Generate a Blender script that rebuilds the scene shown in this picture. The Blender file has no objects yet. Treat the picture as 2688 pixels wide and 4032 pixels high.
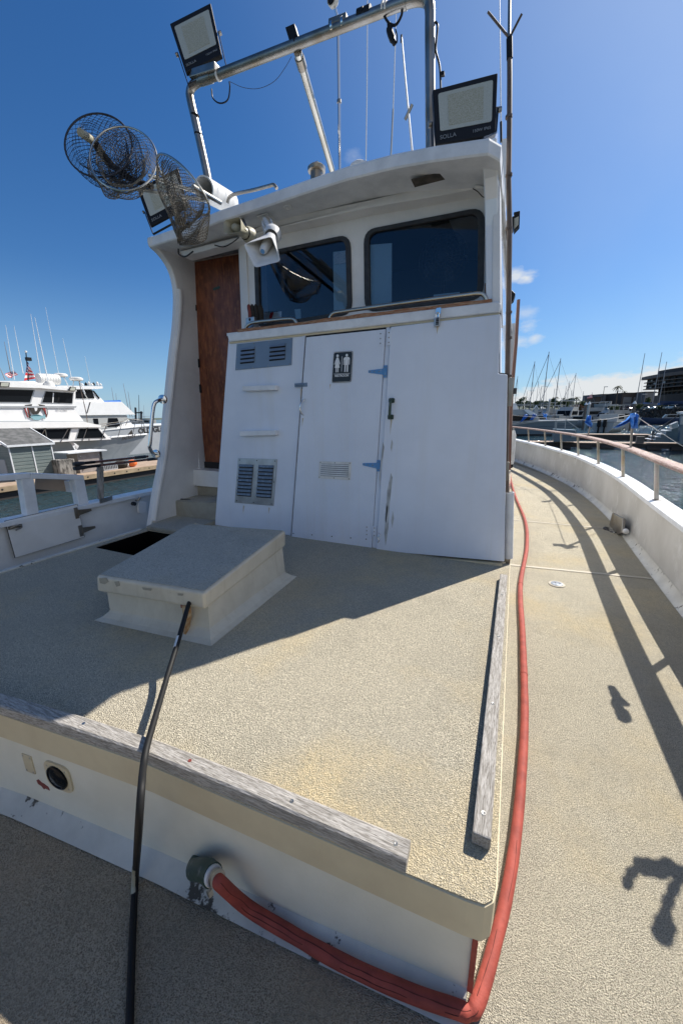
import bpy, bmesh, math, random
from mathutils import Vector, Matrix, noise
from mathutils.geometry import tessellate_polygon
random.seed(7)
R=math.radians; V=Vector
sc=bpy.context.scene
# ------------------------------------------------------------------ camera
F=1456.; CX,CY=1344.,2016.
YAW,PITCH,ROLL=R(24.7),R(14.48),R(0.75)
CAM=V((0,0,2.85))
fw=V((-math.sin(YAW)*math.cos(PITCH),math.cos(YAW)*math.cos(PITCH),-math.sin(PITCH)))
_rt=V((math.cos(YAW),math.sin(YAW),0)); _up=_rt.cross(fw)
rt=_rt*math.cos(ROLL)-_up*math.sin(ROLL); up=_up*math.cos(ROLL)+_rt*math.sin(ROLL)
cd=bpy.data.cameras.new('camera'); cam=bpy.data.objects.new('camera',cd); sc.collection.objects.link(cam)
cam.matrix_world=Matrix(((rt.x,up.x,-fw.x,CAM.x),(rt.y,up.y,-fw.y,CAM.y),(rt.z,up.z,-fw.z,CAM.z),(0,0,0,1)))
cd.sensor_fit='VERTICAL'; cd.sensor_height=36; cd.lens=36*F/4032; cd.clip_start=.02; cd.clip_end=6000
sc.camera=cam
# ------------------------------------------------------------------ sky, sun, exposure
AZ,EL=R(29.5),R(46.3)
world=bpy.data.worlds.new('World'); sc.world=world; world.use_nodes=True
SUNV=V((math.sin(AZ)*math.cos(EL),math.cos(AZ)*math.cos(EL),math.sin(EL)))
sd=bpy.data.lights.new('sun','SUN'); sun=bpy.data.objects.new('sun',sd); sc.collection.objects.link(sun)
sun.rotation_euler=SUNV.to_track_quat('Z','Y').to_euler(); sd.energy=5.0; sd.angle=R(.5); sd.color=(1,.945,.86)
sc.view_settings.view_transform='Standard'; sc.view_settings.look='None'; sc.view_settings.exposure=0.50; sc.view_settings.gamma=1

def ray(x,y): return fw+rt*((x-CX)/F)+up*((CY-y)/F)
def at(px,py,z=None,Y=None,X=None,D=None,n=None,d=None):
    """the point seen at a pixel of the photograph that lies on the given plane (or at depth D)"""
    r=ray(px,py)
    if z is not None: t=(z-CAM.z)/r.z
    elif Y is not None: t=Y/r.y
    elif X is not None: t=X/r.x
    elif D is not None: t=D
    else: n=V(n); t=(d-n.dot(CAM))/n.dot(r)
    return CAM+r*t

def build_world():
    nt=world.node_tree; N=nt.nodes; L=nt.links; N.clear()
    out=N.new('ShaderNodeOutputWorld'); bg=N.new('ShaderNodeBackground'); L.new(bg.outputs[0],out.inputs[0])
    sky=N.new('ShaderNodeTexSky'); sky.sky_type='NISHITA'; sky.sun_disc=False
    sky.sun_elevation=EL; sky.sun_rotation=AZ; sky.air_density=1.0; sky.dust_density=.08; sky.ozone_density=3.2
    tc=N.new('ShaderNodeTexCoord')
    def vmath(op,a,b=None):
        m=N.new('ShaderNodeVectorMath'); m.operation=op; L.new(a,m.inputs[0])
        if b is not None:
            if isinstance(b,(tuple,Vector)): m.inputs[1].default_value=b
            else: L.new(b,m.inputs[1])
        return m
    def mth(op,a,b=0.,c=0.,clamp=False):
        m=N.new('ShaderNodeMath'); m.operation=op; m.use_clamp=clamp
        for i,v in enumerate((a,b,c)):
            if isinstance(v,(int,float)): m.inputs[i].default_value=v
            else: L.new(v,m.inputs[i])
        return m.outputs[0]
    dirn=vmath('NORMALIZE',tc.outputs['Generated']).outputs[0]
    sx=N.new('ShaderNodeSeparateXYZ'); L.new(dirn,sx.inputs[0])
    az=mth('ARCTAN2',sx.outputs[0],sx.outputs[1]); el=mth('ARCSINE',sx.outputs[2])
    nz=N.new('ShaderNodeTexNoise'); nz.inputs['Scale'].default_value=9; nz.inputs['Detail'].default_value=9; nz.inputs['Roughness'].default_value=.62
    mp=N.new('ShaderNodeMapping'); mp.inputs['Scale'].default_value=(1,1,2.2); L.new(dirn,mp.inputs[0]); L.new(mp.outputs[0],nz.inputs[0])
    nf=nz.outputs['Fac']
    # low bank over the shore, rising to the right
    top=mth('MULTIPLY_ADD',az,.15,.056)
    top=mth('ADD',top,mth('MULTIPLY_ADD',nf,.09,-.045))
    bank=mth('MULTIPLY',mth('SUBTRACT',top,el),85,clamp=True)
    bank=mth('MULTIPLY',bank,mth('MULTIPLY_ADD',az,9.,1.2,clamp=True))
    # small puffs and thin wisps
    tot=bank
    for (px,py,s,k) in ((2072,1098,.021,1.0),(2028,1090,.02,.85),(2070,1300,.024,.95),(2105,1332,.02,.8),(2040,1330,.03,.7),(2060,1235,.02,.4),(1395,618,.02,.22)):
        d=ray(px,py).normalized()
        dd=vmath('SUBTRACT',dirn,d); sc_=vmath('MULTIPLY',dd.outputs[0],(1,1,1.55))
        ln=N.new('ShaderNodeVectorMath'); ln.operation='LENGTH'; L.new(sc_.outputs[0],ln.inputs[0])
        r=mth('SUBTRACT',1.35,mth('MULTIPLY',ln.outputs['Value'],1/s))
        r=mth('ADD',r,mth('MULTIPLY_ADD',nf,5.2,-2.75))
        r=mth('MULTIPLY',mth('MULTIPLY',r,.75,clamp=True),k)
        tot=mth('MAXIMUM',tot,r)
    nz2=N.new('ShaderNodeTexNoise'); nz2.inputs['Scale'].default_value=2.3; nz2.inputs['Detail'].default_value=7
    mp2=N.new('ShaderNodeMapping'); mp2.inputs['Scale'].default_value=(1,1.6,.8); L.new(dirn,mp2.inputs[0]); L.new(mp2.outputs[0],nz2.inputs[0])
    wisp=mth('MULTIPLY',mth('MULTIPLY_ADD',nz2.outputs['Fac'],1.3,-.5,clamp=True),mth('MULTIPLY_ADD',az,.75,.12,clamp=True))
    tot=mth('MAXIMUM',tot,wisp)
    hs=N.new('ShaderNodeHueSaturation'); hs.inputs['Saturation'].default_value=1.24; hs.inputs['Value'].default_value=.9; L.new(sky.outputs[0],hs.inputs['Color'])
    tint=N.new('ShaderNodeMix'); tint.data_type='RGBA'; tint.blend_type='MULTIPLY'; tint.inputs[0].default_value=1
    L.new(hs.outputs[0],tint.inputs[6]); tint.inputs[7].default_value=(.80,.93,1.08,1)
    hz=mth('POWER',mth('SUBTRACT',1.,mth('MULTIPLY',mth('ABSOLUTE',el),3.2),clamp=True),1.6)
    hm=N.new('ShaderNodeMix'); hm.data_type='RGBA'; L.new(mth('MULTIPLY',hz,.65),hm.inputs[0]); L.new(tint.outputs[2],hm.inputs[6]); hm.inputs[7].default_value=(2.8,4.7,7.0,1)
    dt=N.new('ShaderNodeVectorMath'); dt.operation='DOT_PRODUCT'; L.new(dirn,dt.inputs[0]); dt.inputs[1].default_value=SUNV
    halo=mth('POWER',mth('MULTIPLY_ADD',dt.outputs['Value'],2.2,-1.2,clamp=True),2.2)
    hs2=N.new('ShaderNodeMix'); hs2.data_type='RGBA'; hs2.blend_type='ADD'; L.new(halo,hs2.inputs[0]); L.new(hm.outputs[2],hs2.inputs[6]); hs2.inputs[7].default_value=(2.3,2.5,2.5,1)
    mix=N.new('ShaderNodeMix'); mix.data_type='RGBA'; L.new(tot,mix.inputs[0]); L.new(hs2.outputs[2],mix.inputs[6]); mix.inputs[7].default_value=(7.0,7.3,7.5,1)
    L.new(mix.outputs[2],bg.inputs[0]); bg.inputs[1].default_value=.078
build_world()

# ------------------------------------------------------------------ materials
def mat(name,col,rough=.5,metal=0.,col2=None,vs=3.,vr=(.4,.65),bump=None,spec=.5,stretch=(1,1,1),fine=None,stain=None,coat=0.,rvar=0.,streak=None):
    m=bpy.data.materials.new(name); m.use_nodes=True; nt=m.node_tree; N=nt.nodes; L=nt.links
    p=N['Principled BSDF']; p.inputs['Roughness'].default_value=rough; p.inputs['Metallic'].default_value=metal
    p.inputs['Specular IOR Level'].default_value=spec; p.inputs['Coat Weight'].default_value=coat
    c4=lambda c:(c[0],c[1],c[2],1)
    p.inputs['Base Color'].default_value=c4(col)
    tc=N.new('ShaderNodeTexCoord'); mp=N.new('ShaderNodeMapping'); mp.inputs['Scale'].default_value=stretch; L.new(tc.outputs['Object'],mp.inputs[0])
    def nz(scale,detail=5,rough_=.6):
        n=N.new('ShaderNodeTexNoise'); n.inputs['Scale'].default_value=scale; n.inputs['Detail'].default_value=detail; n.inputs['Roughness'].default_value=rough_
        L.new(mp.outputs[0],n.inputs[0]); return n
    def rng(n,a,b):
        r=N.new('ShaderNodeMapRange'); r.inputs[1].default_value=a; r.inputs[2].default_value=b; L.new(n.outputs['Fac'],r.inputs[0]); return r.outputs[0]
    cur=None
    def mixc(a,b,f,mode='MIX'):
        x=N.new('ShaderNodeMix'); x.data_type='RGBA'; x.blend_type=mode
        L.new(f,x.inputs[0])
        if isinstance(a,tuple): x.inputs[6].default_value=c4(a)
        else: L.new(a,x.inputs[6])
        x.inputs[7].default_value=c4(b); return x.outputs[2]
    cur=tuple(col)
    if col2: cur=mixc(cur,col2,rng(nz(vs),*vr))
    if fine:   # (colour, scale, lo, hi)
        cur=mixc(cur,fine[0],rng(nz(fine[1],2),fine[2],fine[3]))
    if stain:
        cur=mixc(cur,stain[0],rng(nz(stain[1],6,.7),stain[2],stain[3]))
    if streak:
        m3=N.new('ShaderNodeMapping'); m3.inputs['Scale'].default_value=(1,1,.05); L.new(tc.outputs['Object'],m3.inputs[0])
        n3=N.new('ShaderNodeTexNoise'); n3.inputs['Scale'].default_value=streak[1]; n3.inputs['Detail'].default_value=6; n3.inputs['Roughness'].default_value=.7; L.new(m3.outputs[0],n3.inputs[0])
        r3=N.new('ShaderNodeMapRange'); r3.inputs[1].default_value=streak[2]; r3.inputs[2].default_value=streak[3]; r3.inputs[4].default_value=streak[4]; L.new(n3.outputs['Fac'],r3.inputs[0])
        cur=mixc(cur,streak[0],r3.outputs[0])
    if not isinstance(cur,tuple): L.new(cur,p.inputs['Base Color'])
    if rvar:
        L.new(rng(nz(vs*2),-1,2),p.inputs['Roughness'])
        r=p.inputs['Roughness'].links[0].from_node; r.inputs[1].default_value=.3; r.inputs[2].default_value=.7; r.inputs[3].default_value=rough-rvar; r.inputs[4].default_value=rough+rvar
    if bump:  # (scale,strength,dist)
        b=N.new('ShaderNodeBump'); b.inputs['Strength'].default_value=bump[1]; b.inputs['Distance'].default_value=bump[2]
        L.new(nz(bump[0],4).outputs['Fac'],b.inputs['Height']); L.new(b.outputs[0],p.inputs['Normal'])
    return m

def nonskid(name,base,dark,yellow,scale=120.,bs=.9,dist=.006):
    m=bpy.data.materials.new(name); m.use_nodes=True; nt=m.node_tree; N=nt.nodes; L=nt.links
    p=N['Principled BSDF']; p.inputs['Roughness'].default_value=.93; p.inputs['Specular IOR Level'].default_value=.2
    tc=N.new('ShaderNodeTexCoord')
    def nz(s,d=3,r=.6):
        n=N.new('ShaderNodeTexNoise'); n.inputs['Scale'].default_value=s; n.inputs['Detail'].default_value=d; n.inputs['Roughness'].default_value=r
        L.new(tc.outputs['Object'],n.inputs[0]); return n.outputs['Fac']
    def rng(v,a,b,c=0,d=1):
        r=N.new('ShaderNodeMapRange'); 
        for i,k in enumerate((a,b,c,d)): r.inputs[i+1].default_value=k
        L.new(v,r.inputs[0]); return r.outputs[0]
    def mx(a,b,f):
        x=N.new('ShaderNodeMix'); x.data_type='RGBA'; L.new(f,x.inputs[0])
        for s,v in ((6,a),(7,b)):
            if isinstance(v,tuple): x.inputs[s].default_value=(*v,1)
            else: L.new(v,x.inputs[s])
        return x.outputs[2]
    n1=nz(scale,2,.5); n2=nz(scale*2.3,2,.5); med=nz(scale*.22,3)
    peb=rng(n1,.34,.60)
    c=mx(dark,base,rng(n1,.36,.53))
    c=mx(c,yellow,rng(nz(1.6,4),.5,.72,0,.8))
    c=mx(c,tuple(x*.62 for x in base),rng(nz(2.6,7,.75),.47,.72,0,.75))
    c=mx(c,tuple(min(1,x*1.25) for x in base),rng(n2,.52,.7,0,.55))
    c=mx(c,tuple(x*.50 for x in base),rng(nz(95,3,.7),.50,.66,0,.55))
    c=mx(c,tuple(x*.52 for x in base),rng(nz(9,6,.75),.56,.74,0,.5))
    L.new(c,p.inputs['Base Color'])
    b=N.new('ShaderNodeBump'); b.inputs['Strength'].default_value=bs; b.inputs['Distance'].default_value=dist
    ad=N.new('ShaderNodeMath'); ad.operation='MULTIPLY_ADD'; L.new(n2,ad.inputs[0]); ad.inputs[1].default_value=.5; L.new(peb,ad.inputs[2])
    ad2=N.new('ShaderNodeMath'); ad2.operation='MULTIPLY_ADD'; L.new(nz(110,3,.7),ad2.inputs[0]); ad2.inputs[1].default_value=2.2; L.new(ad.outputs[0],ad2.inputs[2])
    L.new(ad2.outputs[0],b.inputs['Height']); L.new(b.outputs[0],p.inputs['Normal'])
    return m

def woodmat(name,c1,c2,stretch,rough=.8,scale=14,bump=.5,c3=None,coat=0):
    m=mat(name,c1,rough,col2=c2,vs=scale,vr=(.38,.62),bump=(scale*2,bump,.003),stretch=stretch,coat=coat,fine=((c3 or c2),scale*3,.5,.72))
    return m

def glassmat(name,tint=(.35,.42,.5),refl=1.5):
    m=bpy.data.materials.new(name); m.use_nodes=True; nt=m.node_tree; N=nt.nodes; L=nt.links; N.clear()
    o=N.new('ShaderNodeOutputMaterial'); mx=N.new('ShaderNodeMixShader'); t=N.new('ShaderNodeBsdfTransparent'); g=N.new('ShaderNodeBsdfGlossy'); fr=N.new('ShaderNodeFresnel')
    fr.inputs[0].default_value=refl; t.inputs[0].default_value=(*tint,1); g.inputs['Roughness'].default_value=.015
    L.new(fr.outputs[0],mx.inputs[0]); L.new(t.outputs[0],mx.inputs[1]); L.new(g.outputs[0],mx.inputs[2]); L.new(mx.outputs[0],o.inputs[0]); return m

MT={}
def mk():
    M=MT
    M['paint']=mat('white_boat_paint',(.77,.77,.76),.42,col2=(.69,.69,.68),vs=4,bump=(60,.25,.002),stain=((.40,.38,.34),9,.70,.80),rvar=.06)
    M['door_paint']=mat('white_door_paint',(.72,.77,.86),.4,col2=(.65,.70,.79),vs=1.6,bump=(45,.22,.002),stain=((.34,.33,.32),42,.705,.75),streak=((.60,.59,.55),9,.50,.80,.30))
    M['gloss']=mat('white_gelcoat',(.75,.77,.79),.12,coat=.6)
    M['cap']=mat('white_cap_paint',(.78,.8,.82),.4,col2=(.66,.68,.7),vs=8,bump=(50,.2,.002))
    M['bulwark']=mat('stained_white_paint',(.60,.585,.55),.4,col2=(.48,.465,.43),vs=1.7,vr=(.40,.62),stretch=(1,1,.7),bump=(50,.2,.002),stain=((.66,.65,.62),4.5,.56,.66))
    M['frontwall']=mat('white_wall_paint',(.76,.73,.62),.5,col2=(.70,.67,.56),vs=5,bump=(110,.3,.002),stain=((.40,.33,.24),35,.72,.78))
    M['cream']=mat('cream_trim_paint',(.64,.55,.37),.45,col2=(.57,.48,.32),vs=6,bump=(40,.15,.002),stain=((.28,.23,.15),45,.73,.78))
    M['cove']=mat('grey_white_cove_paint',(.66,.64,.57),.5,col2=(.54,.52,.46),vs=5,bump=(30,.3,.003),stain=((.09,.075,.055),7,.595,.625))
    M['crackdark']=mat('crack_dark_red',(.10,.02,.015),.9)
    M['runstain']=mat('faint_rust_run',(.50,.42,.31),.6,col2=(.60,.55,.47),vs=40)
    M['step']=mat('grey_step_paint',(.34,.32,.26),.6,col2=(.28,.26,.21),vs=8)
    M['beige']=mat('beige_hatch_paint',(.60,.55,.44),.5,col2=(.52,.47,.37),vs=7,bump=(60,.2,.002),stain=((.30,.22,.13),30,.70,.74),streak=((.38,.32,.22),16,.52,.78,.5))
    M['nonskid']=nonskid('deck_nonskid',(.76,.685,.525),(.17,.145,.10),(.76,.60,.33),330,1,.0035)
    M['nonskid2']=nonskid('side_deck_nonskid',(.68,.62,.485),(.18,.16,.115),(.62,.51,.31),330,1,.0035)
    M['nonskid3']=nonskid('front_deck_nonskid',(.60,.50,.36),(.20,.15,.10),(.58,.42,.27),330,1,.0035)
    M['hatchtop']=nonskid('hatch_nonskid',(.54,.52,.45),(.26,.25,.21),(.56,.49,.36),300,.8,.002)
    M['seam']=mat('deck_seam',(.46,.42,.34),.8,bump=(60,.4,.003))
    M['greywood_x']=woodmat('weathered_wood',(.50,.47,.43),(.26,.24,.21),(1,12,12),.85,16,.9,(.13,.11,.09))
    M['greywood_y']=woodmat('weathered_batten_wood',(.50,.47,.43),(.26,.24,.21),(12,1,12),.85,16,.9,(.13,.11,.09))
    M['greywood_z']=woodmat('weathered_post_wood',(.42,.38,.34),(.22,.2,.17),(11,11,1),.85,9,.8,(.12,.1,.08))
    M['brown']=woodmat('varnished_plywood',(.22,.068,.028),(.11,.03,.013),(3,3,1),.5,4.2,.2,(.29,.10,.035),coat=.1)
    M['teak']=woodmat('worn_teak',(.31,.21,.17),(.20,.115,.09),(9,1,9),.7,5,.6,(.55,.47,.44))
    M['ledgewood']=woodmat('peeling_wood',(.32,.12,.05),(.40,.26,.16),(1,8,8),.7,12,.8,(.14,.05,.02))
    M['bamboo']=mat('dark_bamboo',(.17,.12,.09),.5,col2=(.08,.06,.05),vs=20,vr=(.4,.6),stretch=(1,1,.3))
    M['copper']=mat('brown_pole',(.13,.045,.025),.25,coat=.5)
    M['steel']=mat('stainless_steel',(.55,.53,.48),.30,1.,col2=(.42,.39,.33),vs=3,vr=(.4,.7))
    M['galv']=mat('galvanised_pipe',(.36,.35,.33),.38,1.,col2=(.25,.21,.16),vs=4,vr=(.4,.65))
    M['chrome']=mat('polished_steel',(.72,.72,.72),.12,1.)
    M['alu']=mat('aluminium_plate',(.48,.50,.53),.42,1.,col2=(.36,.37,.39),vs=8,bump=(40,.1,.002))
    M['bluegrey']=mat('grey_blue_plate',(.20,.27,.36),.5,.3,col2=(.17,.23,.31),vs=5)
    M['bluemetal']=mat('blue_painted_metal',(.09,.26,.52),.45,col2=(.3,.4,.5),vs=60,vr=(.6,.7))
    M['black']=mat('black_plastic',(.010,.010,.011),.5,spec=.25)
    M['rubber']=mat('black_rubber',(.018,.018,.02),.5,col2=(.035,.035,.036),vs=20)
    M['cable']=mat('black_cable',(.012,.012,.012),.6,spec=.3,bump=(60,.3,.002),stain=((.3,.3,.28),50,.78,.82))
    M['dark']=mat('shaft_shade_black',(.006,.006,.006),.95,spec=0)
    M['gap']=mat('shadow_gap_filler',(.02,.02,.022),.9)
    M['green']=mat('dark_green_fitting',(.03,.06,.045),.45,col2=(.16,.17,.16),vs=35,vr=(.58,.7))
    M['red']=mat('red_hose_rubber',(.36,.066,.045),.75,col2=(.25,.045,.032),vs=18,vr=(.4,.65),bump=(45,.5,.004),stain=((.10,.03,.02),30,.70,.76))
    M['glass']=glassmat('window_glass',(.78,.84,.90),1.5)
    M['darkglass']=mat('dark_window_glass',(.008,.010,.013),.12,spec=.12)
    M['lens']=mat('lamp_glass',(.52,.54,.48),.25,bump=(240,.3,.002),col2=(.42,.42,.34),vs=300)
    M['ledplate']=mat('led_array',(.50,.49,.40),.4,col2=(.33,.32,.22),vs=260,vr=(.45,.55))
    M['plastic']=mat('white_plastic',(.72,.72,.70),.4,col2=(.62,.61,.58),vs=15)
    M['yplastic']=mat('yellowed_plastic',(.38,.36,.27),.5,col2=(.28,.26,.18),vs=12)
    M['net']=mat('olive_net_cord',(.09,.08,.065),.8,col2=(.27,.24,.19),vs=12)
    M['netblue']=mat('black_net_cord',(.03,.035,.05),.7)
    M['tarp']=mat('blue_tarp',(.03,.16,.55),.45,col2=(.05,.24,.68),vs=12,bump=(25,.5,.02))
    M['signblack']=mat('black_sign_plate',(.012,.013,.018),.35)
    M['signwhite']=mat('white_sign_ink',(.8,.8,.8),.5)
    M['paper']=mat('pale_paper',(.42,.58,.66),.7)
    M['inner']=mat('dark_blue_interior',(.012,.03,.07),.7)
    M['inner2']=mat('grey_headliner',(.12,.13,.13),.8)
    M['bag']=mat('dark_cloth',(.03,.025,.02),.9,bump=(20,.8,.02))
    M['concrete']=mat('pile_concrete',(.30,.28,.25),.9,col2=(.06,.055,.05),vs=7,vr=(.42,.58),stretch=(1,1,.4))
    M['dockwood']=mat('dock_planks',(.40,.30,.22),.8,col2=(.32,.23,.16),vs=3,bump=(15,.4,.01))
    M['dockside']=mat('dock_side_timber',(.42,.32,.20),.8,col2=(.30,.22,.14),vs=3)
    M['dockside2']=mat('dark_dock_side',(.035,.03,.028),.8)
    M['shed']=mat('grey_green_slats',(.13,.17,.17),.7,col2=(.20,.23,.22),vs=4,stretch=(.3,.3,9),vr=(.45,.6))
    M['shedroof']=mat('shed_roof',(.075,.078,.075),.7,col2=(.15,.15,.15),vs=5)
    M['cabinet']=mat('taupe_cabinet',(.33,.29,.27),.6,col2=(.25,.22,.2),vs=4)
    M['hullgrey']=mat('grey_hull_paint',(.42,.44,.46),.3,col2=(.36,.38,.4),vs=1)
    M['hullblue']=mat('slate_blue_hull',(.10,.15,.185),.35)
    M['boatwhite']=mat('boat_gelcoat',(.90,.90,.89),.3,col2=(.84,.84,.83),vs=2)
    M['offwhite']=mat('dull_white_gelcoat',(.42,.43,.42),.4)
    M['shadewhite']=mat('shaded_boat_gelcoat',(.36,.37,.37),.35,col2=(.25,.26,.26),vs=1.5)  # darker copy of the boat white, with backlit shade put into its colour
    M['louvre']=mat('darkened_louvre_metal',(.20,.22,.25),.5,.8,col2=(.34,.35,.37),vs=30,vr=(.5,.7))  # aluminium darkened so the louvres' dark reflections sit in the colour
    M['navy']=mat('navy_hull',(.02,.04,.10),.3)
    M['liferaft']=mat('life_raft_white',(.62,.62,.60),.5)
    M['orange']=mat('orange_float',(.75,.16,.03),.6)
    M['flagred']=mat('flag_red',(.55,.03,.04),.8); M['flagwhite']=mat('flag_white',(.75,.72,.7),.8); M['flagblue']=mat('flag_blue',(.02,.03,.10),.8)
    M['eagle']=mat('emblem_dark',(.03,.025,.02),.6); M['eaglered']=mat('emblem_red',(.32,.03,.03),.6); M['fish']=mat('emblem_fish',(.25,.45,.5),.5); M['fishdark']=mat('emblem_teal',(.03,.12,.15),.5)
    M['rock']=mat('dark_riprap',(.055,.05,.048),.95,col2=(.12,.11,.10),vs=1.2,bump=(3,.6,.2))
    M['land']=mat('quay_ground',(.16,.14,.11),.95,col2=(.10,.09,.07),vs=.1)
    M['hill']=mat('far_hill',(.10,.12,.09),.95,col2=(.07,.09,.06),vs=.02)
    M['foliage']=mat('tree_foliage',(.045,.075,.025),.8,col2=(.09,.12,.04),vs=.8)
    M['foliage2']=mat('flowering_foliage',(.16,.05,.03),.8,col2=(.06,.07,.03),vs=.8)
    M['palm']=mat('palm_fronds',(.06,.085,.03),.7,col2=(.10,.10,.04),vs=2)
    M['trunk']=mat('tree_bark',(.12,.09,.065),.9)
    M['bldg']=mat('dark_hotel_wall',(.055,.045,.04),.7)
    M['slab']=mat('hotel_balcony_slab',(.13,.11,.095),.7)
    M['bglass']=mat('hotel_glass',(.02,.024,.028),.4,spec=.15)
    M['wallgrey']=mat('grey_building_wall',(.17,.18,.19),.8,col2=(.15,.155,.165),vs=.3)
    M['asphalt']=mat('dark_roofing',(.05,.05,.05),.9)
    M['car1']=mat('car_paint_dark',(.03,.03,.035),.2,coat=1); M['car2']=mat('car_paint_white',(.6,.6,.6),.2,coat=1); M['car3']=mat('car_paint_red',(.3,.03,.02),.2,coat=1)
    M['mast']=mat('mast_aluminium',(.26,.27,.29),.5,.3)
    M['mastwhite']=mat('white_fibreglass',(.7,.72,.74),.4)
    M['hullface']=mat('boat_underwater_red',(.2,.04,.03),.6)
mk(); M=MT

# ------------------------------------------------------------------ mesh builder
class MB:
    def __init__(s): s.v=[]; s.f=[]; s.sm=[]; s.mi=[]; s.cur=0
    def add(s,vs,fs,smooth=False):
        b=len(s.v); s.v+= [V(p) for p in vs]
        for f in fs: s.f.append([b+i for i in f]); s.sm.append(smooth); s.mi.append(s.cur)
        return s
    def box(s,x0,x1,y0,y1,z0,z1):
        vs=[(x,y,z) for z in (z0,z1) for y in (y0,y1) for x in (x0,x1)]
        return s.add(vs,[(0,2,3,1),(4,5,7,6),(0,1,5,4),(2,6,7,3),(0,4,6,2),(1,3,7,5)])
    def hexa(s,p): # 8 points: bottom quad 0-3, top quad 4-7, same winding
        return s.add(p,[(3,2,1,0),(4,5,6,7),(0,1,5,4),(1,2,6,5),(2,3,7,6),(3,0,4,7)])
    def prism(s,poly,vec,holes=()):
        vec=V(vec); loops=[[V(p) for p in poly]]+[[V(p) for p in h] for h in holes]
        tris=tessellate_polygon(loops); allp=[p for l in loops for p in l]; n=len(allp)
        fs=[]
        if holes or len(poly)>4:
            for t in tris: fs.append(tuple(t)); fs.append(tuple(n+i for i in reversed(t)))
        else:
            k=len(poly); fs.append(tuple(range(k))); fs.append(tuple(n+i for i in reversed(range(k))))
        b=0
        for l in loops:
            k=len(l)
            for i in range(k):
                j=(i+1)%k; fs.append((b+i,b+j,n+b+j,n+b+i))
            b+=k
        return s.add(allp+[p+vec for p in allp],fs)
    def bar(s,a,b,w,h,upv=(0,0,1)):
        a,b=V(a),V(b); d=(b-a).normalized(); u=V(upv)
        if abs(d.dot(u))>.98: u=V((1,0,0))
        x=d.cross(u).normalized(); y=x.cross(d)
        P=[]
        for c in (a,b):
            for (i,j) in ((-1,-1),(1,-1),(1,1),(-1,1)): P.append(c+x*(i*w/2)+y*(j*h/2))
        return s.hexa(P)
    def tube(s,pts,r,n=10,caps=True,smooth=True):
        pts=[V(p) for p in pts]; k=len(pts); rr=r if isinstance(r,(list,tuple)) else [r]*k
        t0=(pts[1]-pts[0]).normalized(); u=t0.orthogonal().normalized(); rings=[]
        vs=[]
        for i,p in enumerate(pts):
            if i==0: t=t0
            elif i==k-1: t=(pts[i]-pts[i-1]).normalized()
            else: t=((pts[i]-pts[i-1]).normalized()+(pts[i+1]-pts[i]).normalized()).normalized()
            u=(u-t*u.dot(t)).normalized(); w=t.cross(u)
            for j in range(n):
                a=2*math.pi*j/n; vs.append(p+(u*math.cos(a)+w*math.sin(a))*rr[i])
        fs=[]
        for i in range(k-1):
            for j in range(n): fs.append((i*n+j,i*n+(j+1)%n,(i+1)*n+(j+1)%n,(i+1)*n+j))
        s.add(vs,fs,smooth)
        if caps: b=len(s.v)-k*n; s.f.append([b+j for j in reversed(range(n))]); s.f.append([b+(k-1)*n+j for j in range(n)]); s.sm+=[False,False]; s.mi+=[s.cur]*2
        return s
    def cyl(s,a,b,r,n=14,r2=None): return s.tube([a,b],[r,r if r2 is None else r2],n)
    def lathe(s,o,axis,prof,n=20):
        """prof: (distance along axis, radius)"""
        axis=V(axis).normalized(); u=axis.orthogonal().normalized(); w=axis.cross(u); o=V(o); vs=[]
        for (h,r) in prof:
            for j in range(n):
                a=2*math.pi*j/n; vs.append(o+axis*h+(u*math.cos(a)+w*math.sin(a))*max(r,1e-4))
        fs=[(i*n+j,i*n+(j+1)%n,(i+1)*n+(j+1)%n,(i+1)*n+j) for i in range(len(prof)-1) for j in range(n)]
        return s.add(vs,fs,True)
    def grid(s,rows,smooth=True):
        n=len(rows[0]); vs=[p for r in rows for p in r]
        return s.add(vs,[(i*n+j,i*n+j+1,(i+1)*n+j+1,(i+1)*n+j) for i in range(len(rows)-1) for j in range(n-1)],smooth)
    def sphere(s,c,r,n=12,sc_=(1,1,1)):
        c=V(c); rows=[]
        for i in range(n//2+1):
            th=math.pi*i/(n//2)
            rows.append([c+V((r*sc_[0]*math.sin(th)*math.cos(2*math.pi*j/n),r*sc_[1]*math.sin(th)*math.sin(2*math.pi*j/n),r*sc_[2]*math.cos(th))) for j in range(n+1)])
        return s.grid(rows)
def rootloc(o):
    l=V((0,0,0))
    while o: l+=o.location; o=o.parent
    return l
def part(name,mb,m,parent=None,bevel=0.,seg=2,label=None,sharp=35,loc=None):
    me=bpy.data.meshes.new(name); off=rootloc(parent) if parent else (V(loc) if loc is not None else V((0,0,0)))
    me.from_pydata([tuple(p-off) for p in mb.v],[],mb.f); 
    for mm in (m if isinstance(m,(list,tuple)) else [m]): me.materials.append(M[mm] if isinstance(mm,str) else mm)
    me.polygons.foreach_set('use_smooth',mb.sm); me.polygons.foreach_set('material_index',mb.mi)
    bm=bmesh.new(); bm.from_mesh(me); bmesh.ops.recalc_face_normals(bm,faces=bm.faces); bm.to_mesh(me); bm.free()
    if any(mb.sm): me.set_sharp_from_angle(angle=R(sharp))
    o=bpy.data.objects.new(name,me); sc.collection.objects.link(o)
    if parent: o.parent=parent
    elif loc is not None: o.location=loc
    if bevel:
        b=o.modifiers.new('bevel','BEVEL'); b.width=bevel; b.segments=seg; b.limit_method='ANGLE'; b.angle_limit=R(40)
    if label: o['label']=label
    return o
def tag(o,label,cat,group=None):
    o['label']=label; o['category']=cat
    if group: o['group']=group
    return o
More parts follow.
